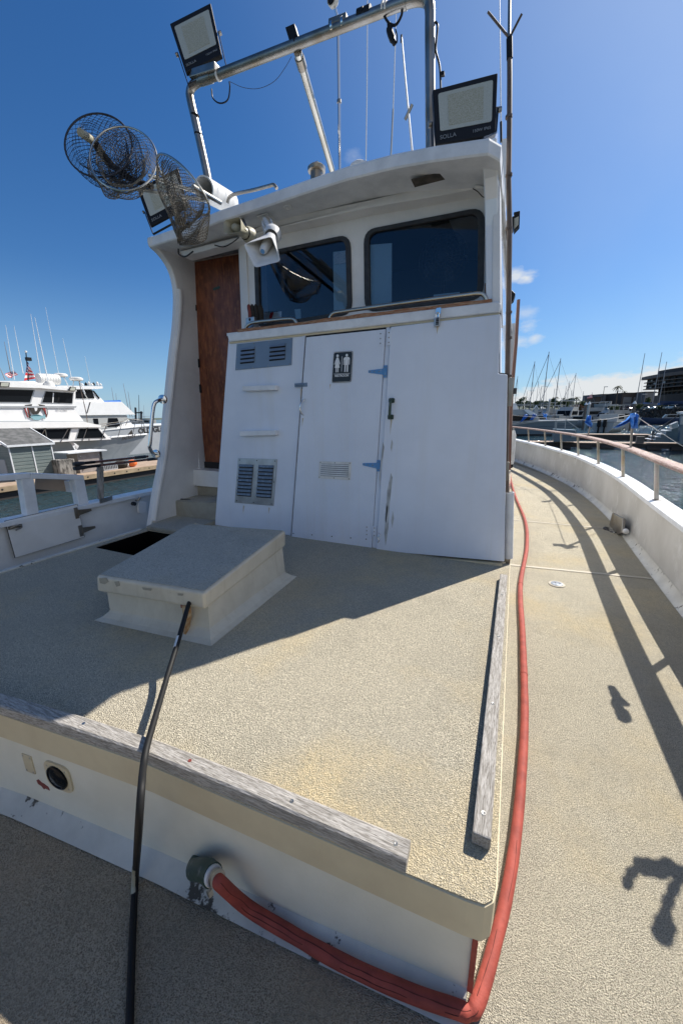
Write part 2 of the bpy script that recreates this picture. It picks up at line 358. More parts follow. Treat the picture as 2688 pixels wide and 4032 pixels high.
def thing(name,label,cat,loc=(0,0,0),group=None):
    o=bpy.data.objects.new(name,None); o.empty_display_size=.1; sc.collection.objects.link(o); o.location=V(loc); return tag(o,label,cat,group)
def struct(name,mb,m,parent=None,kind='structure',**k):
    o=part(name,mb,m,parent,**k)
    if not parent: o['kind']=kind
    return o
def text(name,s,size,origin,xdir,ydir,m,parent,extrude=.0006,align='CENTER',bold=0.,sx=1.,shear=0.):
    c=bpy.data.curves.new(name,'FONT'); c.body=s; c.size=size; c.extrude=extrude; c.align_x=align; c.align_y='CENTER'; c.offset=bold; c.shear=shear
    o=bpy.data.objects.new(name+'_tmp',c); sc.collection.objects.link(o); dg=bpy.context.evaluated_depsgraph_get(); 
    me=bpy.data.meshes.new_from_object(o.evaluated_get(dg)); bpy.data.objects.remove(o)
    xd=V(xdir).normalized(); yd=V(ydir).normalized(); zd=xd.cross(yd).normalized(); off=rootloc(parent)
    for v in me.vertices: v.co=V(origin)+xd*(v.co.x*sx)+yd*v.co.y+zd*(v.co.z)-off
    me.materials.clear(); me.materials.append(M[m]); o=bpy.data.objects.new(name,me); sc.collection.objects.link(o); o.parent=parent; return o
def smoothpath(pts,n=8):
    P=[V(p) for p in pts]; P=[P[0]*2-P[1]]+P+[P[-1]*2-P[-2]]; out=[]
    for i in range(1,len(P)-2):
        for k in range(n):
            t=k/n; a,b,c,d=P[i-1],P[i],P[i+1],P[i+2]
            out.append(.5*((2*b)+(c-a)*t+(2*a-5*b+4*c-d)*t*t+(3*b-a-3*c+d)*t**3))
    return out+[P[-2]]
def rrect(c,r,n=5):
    """rounded polygon from corner points"""
    c=[V(p) for p in c]; out=[]
    for i in range(len(c)):
        a,b,d=c[i-1],c[i],c[(i+1)%len(c)]; u=(a-b).normalized()*r; w=(d-b).normalized()*r
        for k in range(n+1):
            t=k/n; out.append((b+u)*(1-t)**2+b*2*t*(1-t)+(b+w)*t*t)
    return out
def inset(c,k):
    m=sum((V(p) for p in c),V((0,0,0)))/len(c)
    return [m+(V(p)-m)*(1-k/(V(p)-m).length) for p in c]
def px(l,**k): return [at(x,y,**k) for x,y in l]
# ================================================================== OWN BOAT
DZ,TZ=1.5,1.86            # main deck, raised deck
RC=[(-2.2,.80),(-1.2,1.0),(0,1.12),(1.5,1.17),(3.0,1.185),(4.2,1.22),(5.4,1.262),(6.4,1.245),(7.3,1.185),(8.3,1.07),(9.2,.885),(10.4,.60),(12.2,.07),(14,-.60),(16,-1.5)]
_rc=smoothpath([V((x,y,0)) for y,x in RC],6)
def rx(y):
    for a,b in zip(_rc,_rc[1:]):
        if a.y<=y<=b.y: return a.x+(b.x-a.x)*(y-a.y)/(b.y-a.y)
    return _rc[-1].x
RP=[V((p.x,p.y,0)) for p in _rc]
def lx(y):
    return -4.0 if y<3.5 else max(-4.0,-4.0+0) if y<6 else -4.0+.045*(y-6)**1.7
LP=[V((lx(y)+.5,y,0)) for y in [-2.2+.35*i for i in range(53)]]
# main deck
gf=lambda x:DZ-.08*max(0,min(1,-x/.75))
def atg(x,y,o=0.):
    z=DZ
    for _ in range(6): p=at(x,y,z=z+o); z=gf(p.x)
    return p
mb=MB(); poly=[(p.x+.06,p.y,DZ) for p in RP]+[(p.x-.05,p.y,DZ) for p in reversed(LP) if p.y>.35]+[(-3.05,.36,DZ),(-.5,.9,DZ),(.012,.7,DZ),(.012,-2.2,DZ)]
mb.add(poly,[tuple(range(len(poly)))]); 
# the part in front of the raised deck is darker and browner, so it is its own sheet
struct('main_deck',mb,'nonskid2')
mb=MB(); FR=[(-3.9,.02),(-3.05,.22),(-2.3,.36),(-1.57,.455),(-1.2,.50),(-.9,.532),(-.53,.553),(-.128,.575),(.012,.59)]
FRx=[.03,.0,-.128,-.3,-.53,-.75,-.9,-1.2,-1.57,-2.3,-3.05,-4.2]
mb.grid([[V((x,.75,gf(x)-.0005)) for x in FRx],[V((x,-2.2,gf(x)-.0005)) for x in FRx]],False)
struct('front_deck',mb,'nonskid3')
mb=MB()
for y,dy in ((7.52,0),(5.18,0),(3.52,.14)):
    for (xa,xb) in ((.06,.06+.0),):
        pass
    x0,x1=.05,rx(y)+.03
    mb.add([(x0,y,DZ+.004),(x1,y+dy,DZ+.004),(x1,y+dy+.035,DZ+.004),(x0,y+.035,DZ+.004)],[(0,1,2,3)])
struct('deck_seams',mb,'seam')
# ---------------- raised deck
rd=thing('raised_deck','raised cream deck with coarse non slip surface in front of the white deckhouse','raised deck',(-1.5,.5,DZ))
HX0,HX1,HY0,HY1=-2.965,-2.50,1.72,2.215     # open stair hole in the left rear corner
F2=[(-3.06,.20),(-2.3,.365),(-1.57,.478),(-1.2,.522),(-.9,.556),(-.53,.578),(-.128,.60),(.0,.608),(.035,.613),(.05,.628),(.055,.655)]
back=[(.055,2.62),(-3.06,2.62)]
outline=[V((x,y,TZ-.004)) for x,y in F2+back]
mb=MB(); mb.prism(outline,(0,0,.004),holes=[[V((HX0,HY0,TZ-.004)),V((HX1,HY0,TZ-.004)),V((HX1,HY1,TZ-.004)),V((HX0,HY1,TZ-.004))]])
part('deck_surface',mb,'nonskid',rd)
mb=MB()   # cream rim: vertical face following the edge
rim=[(x,y) for x,y in F2]+[(.055,2.62)]
out=[]
for (h,o) in ((TZ-.002,-.004),(TZ-.006,.003),(TZ-.11,.003),(TZ-.115,-.02),(TZ-.115,-.06)):
    row=[]
    for i,(x,y) in enumerate(rim):
        a=V(rim[max(0,i-1)]); b=V(rim[min(len(rim)-1,i+1)]); t=(b-a).normalized(); nrm=V((t.y,-t.x))
        row.append((x+nrm.x*o,y+nrm.y*o,h))
    out.append(row)
mb.grid(out,False); part('rim',mb,'cream',rd)
def offs(pts,o,z):
    r=[]
    for i,(x,y) in enumerate(pts):
        a=V(pts[max(0,i-1)]); b=V(pts[min(len(pts)-1,i+1)]); t=(b-a).normalized(); r.append((x+t.y*o,y-t.x*o,z))
    return r
FW=[(-3.04,.22),(-2.3,.385),(-1.57,.497),(-1.2,.541),(-.9,.576),(-.53,.600),(-.128,.623),(.02,.632)]
mb=MB(); mb.grid([offs(FW,0,TZ-.02),[V((a,b,gf(a)+.02)) for a,b,_ in offs(FW,0,0)]],False); fwall=part('front_wall',mb,'frontwall',rd)
mb=MB(); go=lambda o,h:[V((a,b,gf(a)+h)) for a,b,_ in offs(FW,o,0)]
mb.grid([go(-.001,.032),go(.010,.026),go(.03,.012),go(.062,.004)]); 
part('cove',mb,'cove',rd)
mb=MB(); SW=[(.022,.632),(.022,7.0)]
mb.grid([[(.022,.632,TZ-.02),(.022,2.62,TZ-.02)],[(.022,.632,DZ),(.022,2.62,DZ)]],False); 
part('side_wall',mb,'frontwall',rd); mb=MB(); mb.grid([[(-3.04,.225,TZ-.02),(-3.04,2.62,TZ-.02)],[(-3.04,.225,DZ),(-3.04,2.62,DZ)]],False); part('side_wall',mb,'frontwall',rd)
mb=MB(); mb.bar((.026,.628,DZ+.04),(.026,.628,TZ-.115),.008,.012); part('corner_bead',mb,'red',rd)
# stair hole walls and floor, near black to paint in a deep shaft's shade
mb=MB(); z0=DZ+.02
for a,b in (((HX0,HY0),(HX1,HY0)),((HX1,HY0),(HX1,HY1)),((HX1,HY1),(HX0,HY1)),((HX0,HY1),(HX0,HY0))):
    mb.add([(a[0],a[1],TZ-.006),(b[0],b[1],TZ-.006),(b[0],b[1],z0),(a[0],a[1],z0)],[(0,1,2,3)])
mb.add([(HX0,HY0,z0),(HX1,HY0,z0),(HX1,HY1,z0),(HX0,HY1,z0)],[(0,1,2,3)])
part('stair_opening',mb,'dark',rd)
mb=MB(); mb.box(-3.075,-3.035,.3,2.2,TZ-.004,TZ+.012); part('edge_strip',mb,'cove',rd,bevel=.004)
# weathered battens
def batten(a,b,w,h,mm,name,screws,lab):
    t=tag(part(name,MB().bar(a,b,w,h),mm,None,bevel=.004,loc=a),lab,'batten')
    for k in screws:
        p=V(a).lerp(V(b),k); s=MB(); s.lathe(p+V((0,0,h/2-.0005)),(0,0,1),[(0,.007),(.0018,.006),(.0019,.002),(.001,.0)],10); part('screw',s,'steel',t)
    return t
Z1=TZ+.019
front=[at(-60,2765,z=TZ+.03),at(0,2795,z=TZ+.03),at(540,2985,z=TZ+.03),at(1000,3165,z=TZ+.03),at(1615,3425,z=TZ+.03)]
fb=thing('edge_batten','long weathered grey wooden batten along the front edge of the raised deck, rusty screw halfway','batten',(-.8,.56,TZ))
mb=MB(); Q=[V((-2.9,.27,Z1)),V((-2.2,.40,Z1)),V((-1.6,.492,Z1)),V((-1.2,.545,Z1)),V((-.9,.578,Z1)),V((-.53,.603,Z1)),V((-.13,.622,Z1))]
rows=[]
for i,p in enumerate(Q):
    a=Q[max(0,i-1)]; b=Q[min(len(Q)-1,i+1)]; t=(b-a).normalized(); nn=V((t.y,-t.x,0)); 
    rows.append([p+nn*.024+V((0,0,-.019)),p+nn*.024+V((0,0,.015)),p+nn*.019+V((0,0,.019)),p-nn*.019+V((0,0,.019)),p-nn*.024+V((0,0,.015)),p-nn*.024+V((0,0,-.019))])
mb.grid(rows,False); mb.add(rows[-1],[(0,1,2,3,4,5)]); part('timber',mb,'greywood_x',fb)
for p,mm in ((Q[-1]+V((-.03,.0,.019)),'steel'),(V((-.43,.608,Z1+.019)),'steel'),(V((-.76,.588,Z1+.019)),'hullface'),(V((-1.18,.548,Z1+.019)),'steel')):
    s=MB(); s.lathe(p-V((0,0,.0005)),(0,0,1),[(0,.006),(.0016,.005),(.0017,.002),(.001,0)],10); part('screw',s,mm,fb)
batten((.018,.72,Z1),(.022,2.33,Z1),.042,.036,'greywood_y','side_batten',(.035,.28,.55,.82),'straight weathered grey batten along the right edge of the raised deck')
# ---------------- front wall fittings
def facepos(pxl,pyl,dy=0):
    p=at(pxl,pyl,Y=.53)
    for _ in range(4):
        y=None
        for (xa,ya),(xb,yb) in zip(FW,FW[1:]):
            if xa<=p.x<=xb: y=ya+(yb-ya)*(p.x-xa)/(xb-xa)
        p=at(pxl,pyl,Y=(y if y else .53)-dy)
    return p
c=facepos(235,3055)
ph=thing('deck_light','round smoked lamp in a cream screwed plate on the white front wall','light',c)
nrm=V((.11,-.99,0)).normalized(); ux=V((.99,.11,0)); uz=V((0,0,1))
sq=[c+ux*a+uz*b for a,b in ((-.062,-.058),(.062,-.058),(.062,.058),(-.062,.058))]
part('mounting_plate',MB().prism(rrect(sq,.035),nrm*.006),'cream',ph)
part('lamp_glass',MB().lathe(c+nrm*.004,nrm,[(0,.048),(.008,.048),(.010,.043),(.006,.041),(.012,.024),(.014,0)],24),'darkglass',ph)
for a,b in ((-.044,-.038),(.044,-.038),(.044,.038),(-.044,.038),(0,-.045)):
    part('screw',MB().lathe(c+ux*a+uz*b+nrm*.0055,nrm,[(0,.004),(.0015,.003),(.0016,0)],8),'steel',ph)
c=facepos(117,3005)
pl=thing('blanking_plate','small cream rectangular blanking plate left of the round deck light','plate',c)
sq=[c+ux*a+uz*b for a,b in ((-.024,-.04),(.024,-.04),(.024,.04),(-.024,.04))]
part('plate',MB().prism(sq,nrm*.004),'cream',pl)
for a,b in ((-.018,-.033),(.018,-.033),(.018,.033),(-.018,.033)): part('screw',MB().lathe(c+ux*a+uz*b+nrm*.0038,nrm,[(0,.004),(.0015,.003),(.0016,0)],8),'steel',pl)
c=facepos(172,3090); mb=MB(); 
mb.prism([c+ux*a*.9+uz*b for a,b in ((-.034,.012),(-.02,.02),(-.005,.01),(.01,.008),(.03,.0),(.034,-.014),(.012,-.012),(.0,-.02),(-.012,-.008),(-.03,-.004))],nrm*.002)
part('rust_scar',mb,'hullface',rd)
# red hose
fp=facepos(805,3405)
hose=thing('red_hose','cracked red rubber hose from the green elbow around the corner and down the side deck','hose',fp)
elb=thing('pipe_elbow','dark green pipe elbow stub coming out of the white front wall','pipe fitting',fp)
HZ=DZ+.021; HO=.02
p0=facepos(792,3395); a1=at(806,3424,Y=p0.y-.045); e_end=at(838,3447,Y=p0.y-.058); d1=(e_end-a1).normalized()
part('elbow',MB().tube(smoothpath([p0+V((-.01,.02,.0)),p0+V((-.006,-.02,.0)),a1,e_end],5),[.026]*6+[.028]*5+[.029]*5,18),'green',elb)
part('bead',MB().tube([e_end-d1*.002,e_end+d1*.012],[.026,.024],18),'plastic',elb)
hp=[e_end+d1*.008,at(872,3482,Y=p0.y-.065),atg(982,3578,.05)]+[atg(x,y,HO) for x,y in ((1160,3685),(1300,3765),(1477,3852),(1654,3925),(1780,3967),(1842,3985))]+[at(x,y,z=HZ) for x,y in ((1876,3955),(1911,3850),(1946,3718),(1986,3560),(2026,3320),(2052,3054),(2064,2788),(2056,2500),(2048,2300),(2073,2150),(2066,2050),(2030,1960),(2012,1900),(2004,1850))]
hpath=smoothpath(hp,7); rr=[]
for i,p in enumerate(hpath):
    rr.append(.0172+.0012*noise.noise(p*9))
kink=min(range(len(hpath)),key=lambda i:(hpath[i]-at(1850,3985,z=HZ)).length)
for i in range(len(rr)):
    if abs(i-kink)<3: rr[i]-=.002*(3-abs(i-kink))/2
part('hose_tube',MB().tube(hpath,rr,16),'red',hose)
cl=e_end+d1*.02; part('hose_clamp',MB().tube([cl,cl+d1*.014],[.0215,.0215],20),'steel',hose)
part('clamp_screw',MB().bar(cl+V((.0,-.028,-.012)),cl+d1*.014+V((0,-.028,-.012)),.012,.014),'steel',hose)
def crack(i0,i1,side,name='crack'):
    P=[]
    for i in range(i0,i1):
        p=hpath[i]; t=(hpath[min(i+1,len(hpath)-1)]-hpath[i-1]).normalized(); v=(CAM-p).normalized(); v=(v-t*v.dot(t)).normalized(); w=t.cross(v)
        a=side+.35*noise.noise(p*14); P.append(p+(v*math.cos(a)+w*math.sin(a))*rr[i]*1.0)
    part(name,MB().tube(P,[max(.0003,.0008+.0009*noise.noise(x*40)) for x in P],5),'crackdark',hose)
crack(6,58,-.1); crack(12,24,.5); crack(30,41,.55); crack(47,62,.5); crack(64,80,-.2); crack(84,92,.3)
for (x,y) in ((2054,2640),(2071,2110),(2048,2290)):
    p=at(x,y,z=HZ); i=min(range(len(hpath)-1),key=lambda i:(hpath[i]-p).length); d=(hpath[i+1]-hpath[i]).normalized()
    part('hose_joint',MB().tube([hpath[i]-d*.004,hpath[i]+d*.004],[.0190]*2,16),'red',hose)
# ---------------- hatch
h=thing('deck_hatch','low cream hatch box with a grey non slip lid on the raised deck','hatch',(-1.5,1.4,TZ))
base=[V((-1.20,1.13,TZ)),V((-1.235,1.82,TZ)),V((-1.86,1.80,TZ)),V((-1.80,1.06,TZ))]
def ring(pts,o,z):
    m=sum(pts,V((0,0,0)))/4; r=[]
    for p in pts: d=V((p.x-m.x,p.y-m.y,0)); r.append(V((p.x+(o if d.x>0 else -o),p.y+(o if d.y>0 else -o),z)))
    return r
FRz=2.015; BKz=2.155
top=[V((-1.215,1.15,FRz)),at(1110,2140,Y=1.84),V((-1.93,1.80,BKz)),V((-1.83,1.08,FRz))]
mb=MB(); loops=[ring(base,.055,TZ+.001),ring(base,.03,TZ+.012),ring(base,.006,TZ+.035),ring(base,0,TZ+.045)]+[top]
mb.grid([l+[l[0]] for l in loops],False); part('coaming',mb,'beige',h)
lf=[at(808,2402,Y=1.10),at(1125,2150,Y=1.87),at(745,2125,Y=1.93),at(382,2330,Y=1.03)]
lt=[at(805,2335,Y=1.10),at(1125,2088,Y=1.87),at(745,2062,Y=1.93),at(378,2268,Y=1.03)]
n0=(lt[1]-lt[0]).cross(lt[3]-lt[0]).normalized(); d0=n0.dot(lt[0]); lt[2]=at(745,2062,n=n0,d=d0)
mb=MB(); mb.hexa(lf+lt); part('lid',mb,'beige',h,bevel=.014,seg=3)
mb=MB(); cen=sum(lt,V((0,0,0)))/4; nn=(lt[1]-lt[0]).cross(lt[3]-lt[0]).normalized(); nn=nn if nn.z>0 else -nn
ins=[cen+(p-cen)*.965+nn*.0005 for p in lt]; mb.prism(ins,nn*.0025); part('lid_surface',mb,'hatchtop',h)
p=at(722,2378,Y=1.105); mb=MB(); mb.box(p.x-.012,p.x+.012,p.y-.006,p.y+.004,p.z-.02,p.z+.012); part('latch_bracket',mb,'hullface',h)
q_=px([(716,2385),(732,2384),(736,2440),(729,2470),(733,2510),(722,2512),(724,2450)],Y=1.085); part('rust_run',MB().prism(q_,(0,.03,0)),M.setdefault('rust',mat('rust_stain',(.34,.17,.06),.8,col2=(.48,.38,.24),vs=30)),h)
for pts in ([(392,2276),(420,2274),(430,2290),(415,2300),(396,2296)],[(452,2290),(470,2288),(474,2306),(460,2310)],[(560,2312),(600,2318),(596,2326),(566,2322)],[(700,2336),(724,2338),(720,2346),(702,2344)]):
    part('paint_chip',MB().prism([at(x,y,n=(lf[3]-lf[0]).cross(lt[0]-lf[0]),d=(lf[3]-lf[0]).cross(lt[0]-lf[0]).dot(lf[0]))-fw*.003 for x,y in pts],fw*.002),'step',h)
# black power cable
cp=[at(755,2372,Y=1.20),at(745,2375,Y=1.09),at(700,2530,Y=.92),at(660,2660,Y=.80),at(610,2830,z=TZ+.060),at(580,2935,z=TZ+.055),at(566,3010,z=TZ+.045),at(556,3120,Y=.455),at(545,3290,Y=.43),atg(534,3460,.03),atg(522,3700,.012),atg(512,4000,.012),atg(505,4200,.012)]
cable=thing('power_cable','thick black cable running from under the hatch lid over the front batten','cable',cp[1])
cpath=smoothpath(cp,7); part('cable_sheath',MB().tube(cpath,.0098,14),'cable',cable)
i0=min(range(len(cpath)),key=lambda i:(cpath[i]-atg(536,3430,.03)).length)
mb=MB(); mb.tube([cpath[i]+V((-.001,-.001,.0006)) for i in range(i0-2,i0+3)],.0099,14); part('paint_smear',mb,'yplastic',cable)
i0=min(range(len(cpath)),key=lambda i:(cpath[i]-cp[2]).length); mb=MB(); mb.tube([cpath[i]+V((-.0012,-.001,.0)) for i in range(i0-1,i0+2)],.0098,14); part('paint_smear',mb,'plastic',cable)

# ---------------- bulwarks
def bulwark(name,P,side,label,capmat='cap',z=lambda y:2.10):
    t=thing(name,label,'bulwark',(P[20].x,P[20].y,DZ))
    def off(o,zf):
        r=[]
        for i,p in enumerate(P):
            a=P[max(0,i-1)]; b=P[min(len(P)-1,i+1)]; d=(b-a).normalized(); n_=V((d.y,-d.x,0))*side
            r.append(V((p.x+n_.x*o,p.y+n_.y*o,zf if not callable(zf) else zf(p.y))))
        return r
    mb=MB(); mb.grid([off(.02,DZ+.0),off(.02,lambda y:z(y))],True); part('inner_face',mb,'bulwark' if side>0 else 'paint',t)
    mb=MB(); mb.grid([off(-.035,DZ+.003),off(-.015,DZ+.012),off(.012,DZ+.05),off(.018,DZ+.075)],True); part('cove',mb,'cove',t)
    mb=MB(); mb.grid([off(.0,lambda y:z(y)-.035),off(-.03,lambda y:z(y)-.03),off(-.03,lambda y:z(y)+.004),off(-.026,lambda y:z(y)+.008),off(.135,lambda y:z(y)+.008),off(.14,lambda y:z(y)+.004),off(.14,lambda y:z(y)-.03)],False); part('cap',mb,capmat,t)
    mb=MB(); mb.grid([off(.13,lambda y:z(y)-.02),off(.10,.9),off(-.05,-.3)],True); part('hull_side',mb,'gloss',t)
    return t
zr=lambda y:2.205-.105*min(1,max(0,(y-3)/2.4)) if y<5.4 else 2.10+.003*(y-5.4)
ZR=lambda y:2.045+.010*max(0,y-5)
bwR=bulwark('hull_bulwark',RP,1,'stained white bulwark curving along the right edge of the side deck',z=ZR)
ZL=lambda y:2.095
bwL=bulwark('hull_bulwark',LP,-1,'shaded white bulwark with a boarding gate at the left of the boat',z=ZL)
# teak handrail
rail=thing('teak_handrail','worn teak topped handrail on steel posts along the right bulwark','handrail',(1.25,5.4,2.1))
rl=lambda y:2.43+.006*max(0,y-4)
RZ=2.485
mb=MB(); rows=[]
for i,p in enumerate(RP):
    if p.y<-1.4: continue
    a=RP[max(0,i-1)]; b=RP[min(len(RP)-1,i+1)]; d=(b-a).normalized(); n_=V((d.y,-d.x,0)); c=V((p.x,p.y,0))-n_*.005; w=.060; hh=.017
    z=rl(p.y)
    rows.append([c+n_*a_+V((0,0,z+b_)) for a_,b_ in ((-w,-hh+.006),(-w,hh-.008),(-w+.014,hh),(w-.014,hh),(w,hh-.008),(w,-hh+.006),(w-.01,-hh),(-w+.01,-hh),(-w,-hh+.006))])
mb.grid(rows,True); part('top_rail',mb,'teak',rail,sharp=25)
postpx=[(2127,1745),(2193,1757),(2257,1772),(2325,1795),(2400,1830),(2447,1880),(2580,1960)]
ys=[12.5,11.34,10.18,9.14,8.2,7.02,5.74,4.32,2.95,1.6,.3]
for y in ys:
    x=rx(y); x2=rx(y+.01); d=V((x2-x,.01,0)).normalized(); n_=V((d.y,-d.x,0)); c=V((x,y,0))+n_*.05
    zb=ZR(y)+.006
    mb=MB(); mb.bar(c+V((0,0,zb)),c-n_*.055+V((0,0,rl(y)-.016)),.034,.034,d); o=part('post',mb,'galv',rail,bevel=.008,seg=3)
    mb=MB(); mb.prism([c+n_*a+d*b+V((0,0,zb)) for a,b in ((-.035,-.035),(.035,-.035),(.035,.035),(-.035,.035))],(0,0,.005)); part('flange',mb,'galv',o)
    mb=MB(); q=V((x,y,zb-.06))-n_*.004; mb.hexa([q+d*-.03,q+d*.03,q+d*.03+n_*.01,q+d*-.03+n_*.01,q+d*-.03+V((0,0,.055)),q+d*.03+V((0,0,.055)),q+d*.03+n_*.01+V((0,0,.055)),q+d*-.03+n_*.01+V((0,0,.055))]); part('backing_plate',mb,'galv',o)
# rag and rope hung on the near rail (their shadows fall on the side deck)
def shp(l,h): return [at(x,y,z=DZ)+V((.453*h,.80*h,h)) for x,y in l]
P_=shp([(2480,3460),(2500,3405),(2545,3378),(2600,3392),(2650,3382),(2690,3410),(2660,3470),(2635,3540),(2632,3600),(2615,3650)],.97)
t=thing('rope_hank','knotted dark rope hank hooked over the nearest stretch of the teak rail','rope',P_[4])
part('strand',MB().tube(smoothpath(P_,5),[.010+.006*math.sin(i*.9)**2+(.010 if 8<i<22 or i>38 else 0) for i in range(46)],8),'rubber',t)
part('hook',MB().tube([P_[4],V((rx(P_[4].y)+.05,P_[4].y,rl(P_[4].y)))],.012,8),'rubber',t)
P_=shp([(2412,2690),(2430,2720),(2440,2765),(2462,2800),(2470,2828)],.98)
t=thing('cloth_tie','short dark cloth tie knotted on the near handrail beyond the rope hank','tie',P_[2])
part('knot',MB().tube(smoothpath(P_,5),[.012,.018,.02,.018,.02,.024,.02,.016,.02,.026,.026,.022,.022,.028,.03,.028,.03,.03,.028,.02,.012],8),'bag',t)
part('tail',MB().tube([P_[1],shp([(2480,2765)],.98)[0]],.014,8),'bag',t)
# scupper fitting
c=at(2435,2085,X=1.215); c.z=max(c.z,DZ+.02)
s_=thing('scupper_cover','rusty metal scupper cover at the foot of the right bulwark','fitting',(c.x,c.y,DZ))
pc=px([(2400,2095),(2420,2020),(2462,2042),(2458,2100),(2430,2110)],X=1.21)
part('cover_plate',MB().prism(pc,(-.03,0,0)),'galv',s_,bevel=.006)
q=at(2418,2092,X=1.2); part('clamp',MB().tube(smoothpath([q+V((-.05,.05,-.01)),q+V((-.10,0,.03)),q+V((-.07,-.1,.0)),q+V((-.02,-.16,.02))],4),[.02,.03,.025,.02]*3+[.02],8),'rubber',s_)
q=at(2462,2092,X=1.19); part('drain_cap',MB().sphere(q,.03),'plastic',s_)
# deck filler
q=at(2190,2302,z=DZ); dfl=thing('deck_filler','round metal filler cap set flush in the sunlit side deck','deck fitting',q)
part('collar',MB().lathe(q+V((0,0,.001)),(0,0,1),[(0,.062),(.006,.058),(.007,.045)],28),'seam',dfl)
part('cap',MB().lathe(q+V((0,0,.002)),(0,0,1),[(.003,.046),(.009,.044),(.010,.03),(.007,.028),(.007,0)],28),'louvre',dfl)
for a in (0,2.1,4.2): part('pin_hole',MB().lathe(q+V((.018*math.cos(a),.018*math.sin(a),.0095)),(0,0,1),[(0,.005),(.001,.004),(.001,0)],8),'gap',dfl)

# ---------------- left bulwark fittings
XL=-3.52+.0
def lpx(l,o=0): return px(l,X=-3.498+o)
gate=thing('boarding_gate','hinged white boarding gate panel cut into the left bulwark','gate',at(180,2130,X=-3.490))
gq=[(22,2052),(305,1986),(333,2114),(62,2196)]
part('gap_line',MB().prism(inset(lpx(gq,.0215),-.004),(-.006,0,0)),'gap',gate)
part('gate_panel',MB().prism(lpx(gq,.022),(.0015,0,0)),'paint',gate)
def thinge(c,w,h,l,ang,mm,parent,nrm_,xd,zd,name='hinge'):
    """T hinge: vertical leaf and long tapered strap"""
    mb=MB(); c=V(c); xd,zd=V(xd),V(zd)
    mb.prism([c+xd*a+zd*b for a,b in ((-w/2,-h/2),(w/2,-h/2),(w/2,h/2),(-w/2,h/2))],V(nrm_)*.004)
    sx=1 if l>0 else -1; a=sx*w/2
    mb.prism([c+xd*a+zd*(-h*.26),c+xd*(a+l)+zd*(-h*.1+l*ang),c+xd*(a+l)+zd*(h*.1+l*ang),c+xd*a+zd*(h*.26)],V(nrm_)*.004)
    mb.cyl(c+xd*a+zd*(-h*.3)+V(nrm_)*.004,c+xd*a+zd*(h*.3)+V(nrm_)*.004,.004,8)
    o=part(name,mb,mm,parent)
    for (p_,q_) in ((0,-.33*h),(0,.33*h),(a+l*.3,l*.3*ang),(a+l*.6,l*.6*ang),(a+l*.88,l*.88*ang)):
        part('screw',MB().lathe(c+xd*p_+zd*q_+V(nrm_)*.0038,nrm_,[(0,.0045),(.0015,.003),(.0016,0)],7),'galv',o)
    return o
for (x,y) in ((302,2020),(319,2090)): thinge(at(x,y,X=-3.468),.03,.10,.115,0,'galv',gate,(1,0,0),(0,1,0),(0,0,1))
c=at(45,2078,X=-3.465); mb=MB(); mb.box(c.x-.002,c.x+.006,c.y-.02,c.y+.07,c.z-.012,c.z+.012); mb.tube(smoothpath([c+V((.01,-.01,0)),c+V((.02,.03,.012)),c+V((.015,.06,-.01)),c+V((.01,.02,-.025))],4),.006,7); part('bolt_latch',mb,'galv',gate)
# grey vent box and pipe stubs near the wing
q=thing('bulwark_vent','white rounded cover plate beside pipe stubs on the left bulwark','vent',at(555,2015,X=-3.480))
part('cover',MB().prism(rrect(lpx([(541,1975),(573,1972),(571,2020),(541,2020)],.03),.03),(.02,0,0)),'paint',q,bevel=.005)
c=at(523,1983,X=-3.470); part('pipe_stub',MB().cyl(c,c+V((.03,0,0)),.02,14),'rubber',q); c=at(536,1970,X=-3.470); part('valve',MB().tube([c,c+V((.03,0,0)),c+V((.04,.02,.03))],.01,8),'galv',q)
# white timber boarding frame on the bulwark
fr=thing('timber_railing','white painted timber railing standing above the boarding gate on the left bulwark','railing',at(200,1990,X=-3.56))
def barpx(a,b,w,h,X,mm,name,parent,bev=.004,upv=(0,0,1)):
    return part(name,MB().bar(at(*a,X=X),at(*b,X=X),w,h,upv),mm,parent,bevel=bev)
p1=at(120,2020,X=-3.56); t1=at(98,1880,X=-3.56); part('post',MB().bar((p1.x,p1.y,ZL(p1.y)+.005),t1,.085,.085,(1,0,0)),'cap',fr,bevel=.006)
p2=at(320,1975,X=-3.56); t2=at(300,1876,X=-3.56); part('post',MB().bar((p2.x,p2.y,ZL(p2.y)+.005),t2,.085,.085,(1,0,0)),'cap',fr,bevel=.006)
p3=at(-120,1925,X=-3.56); a=at(108,1872,X=-3.56)
part('top_rail',MB().bar(at(-90,1888,X=-3.56),a,.10,.045),'cap',fr,bevel=.006); part('top_rail',MB().bar(a,at(318,1880,X=-3.56),.10,.045),'cap',fr,bevel=.006)
c1=at(140,1900,X=-3.66); c2=at(268,1912,X=-3.66); part('inner_board',MB().bar(c1,c2,.02,.11),'dockwood',fr,bevel=.003)
c3=at(275,1905,X=-3.62); part('block',MB().box(c3.x-.04,c3.x+.04,c3.y-.025,c3.y+.025,c3.z-.07,c3.z+.03),'cap',fr)
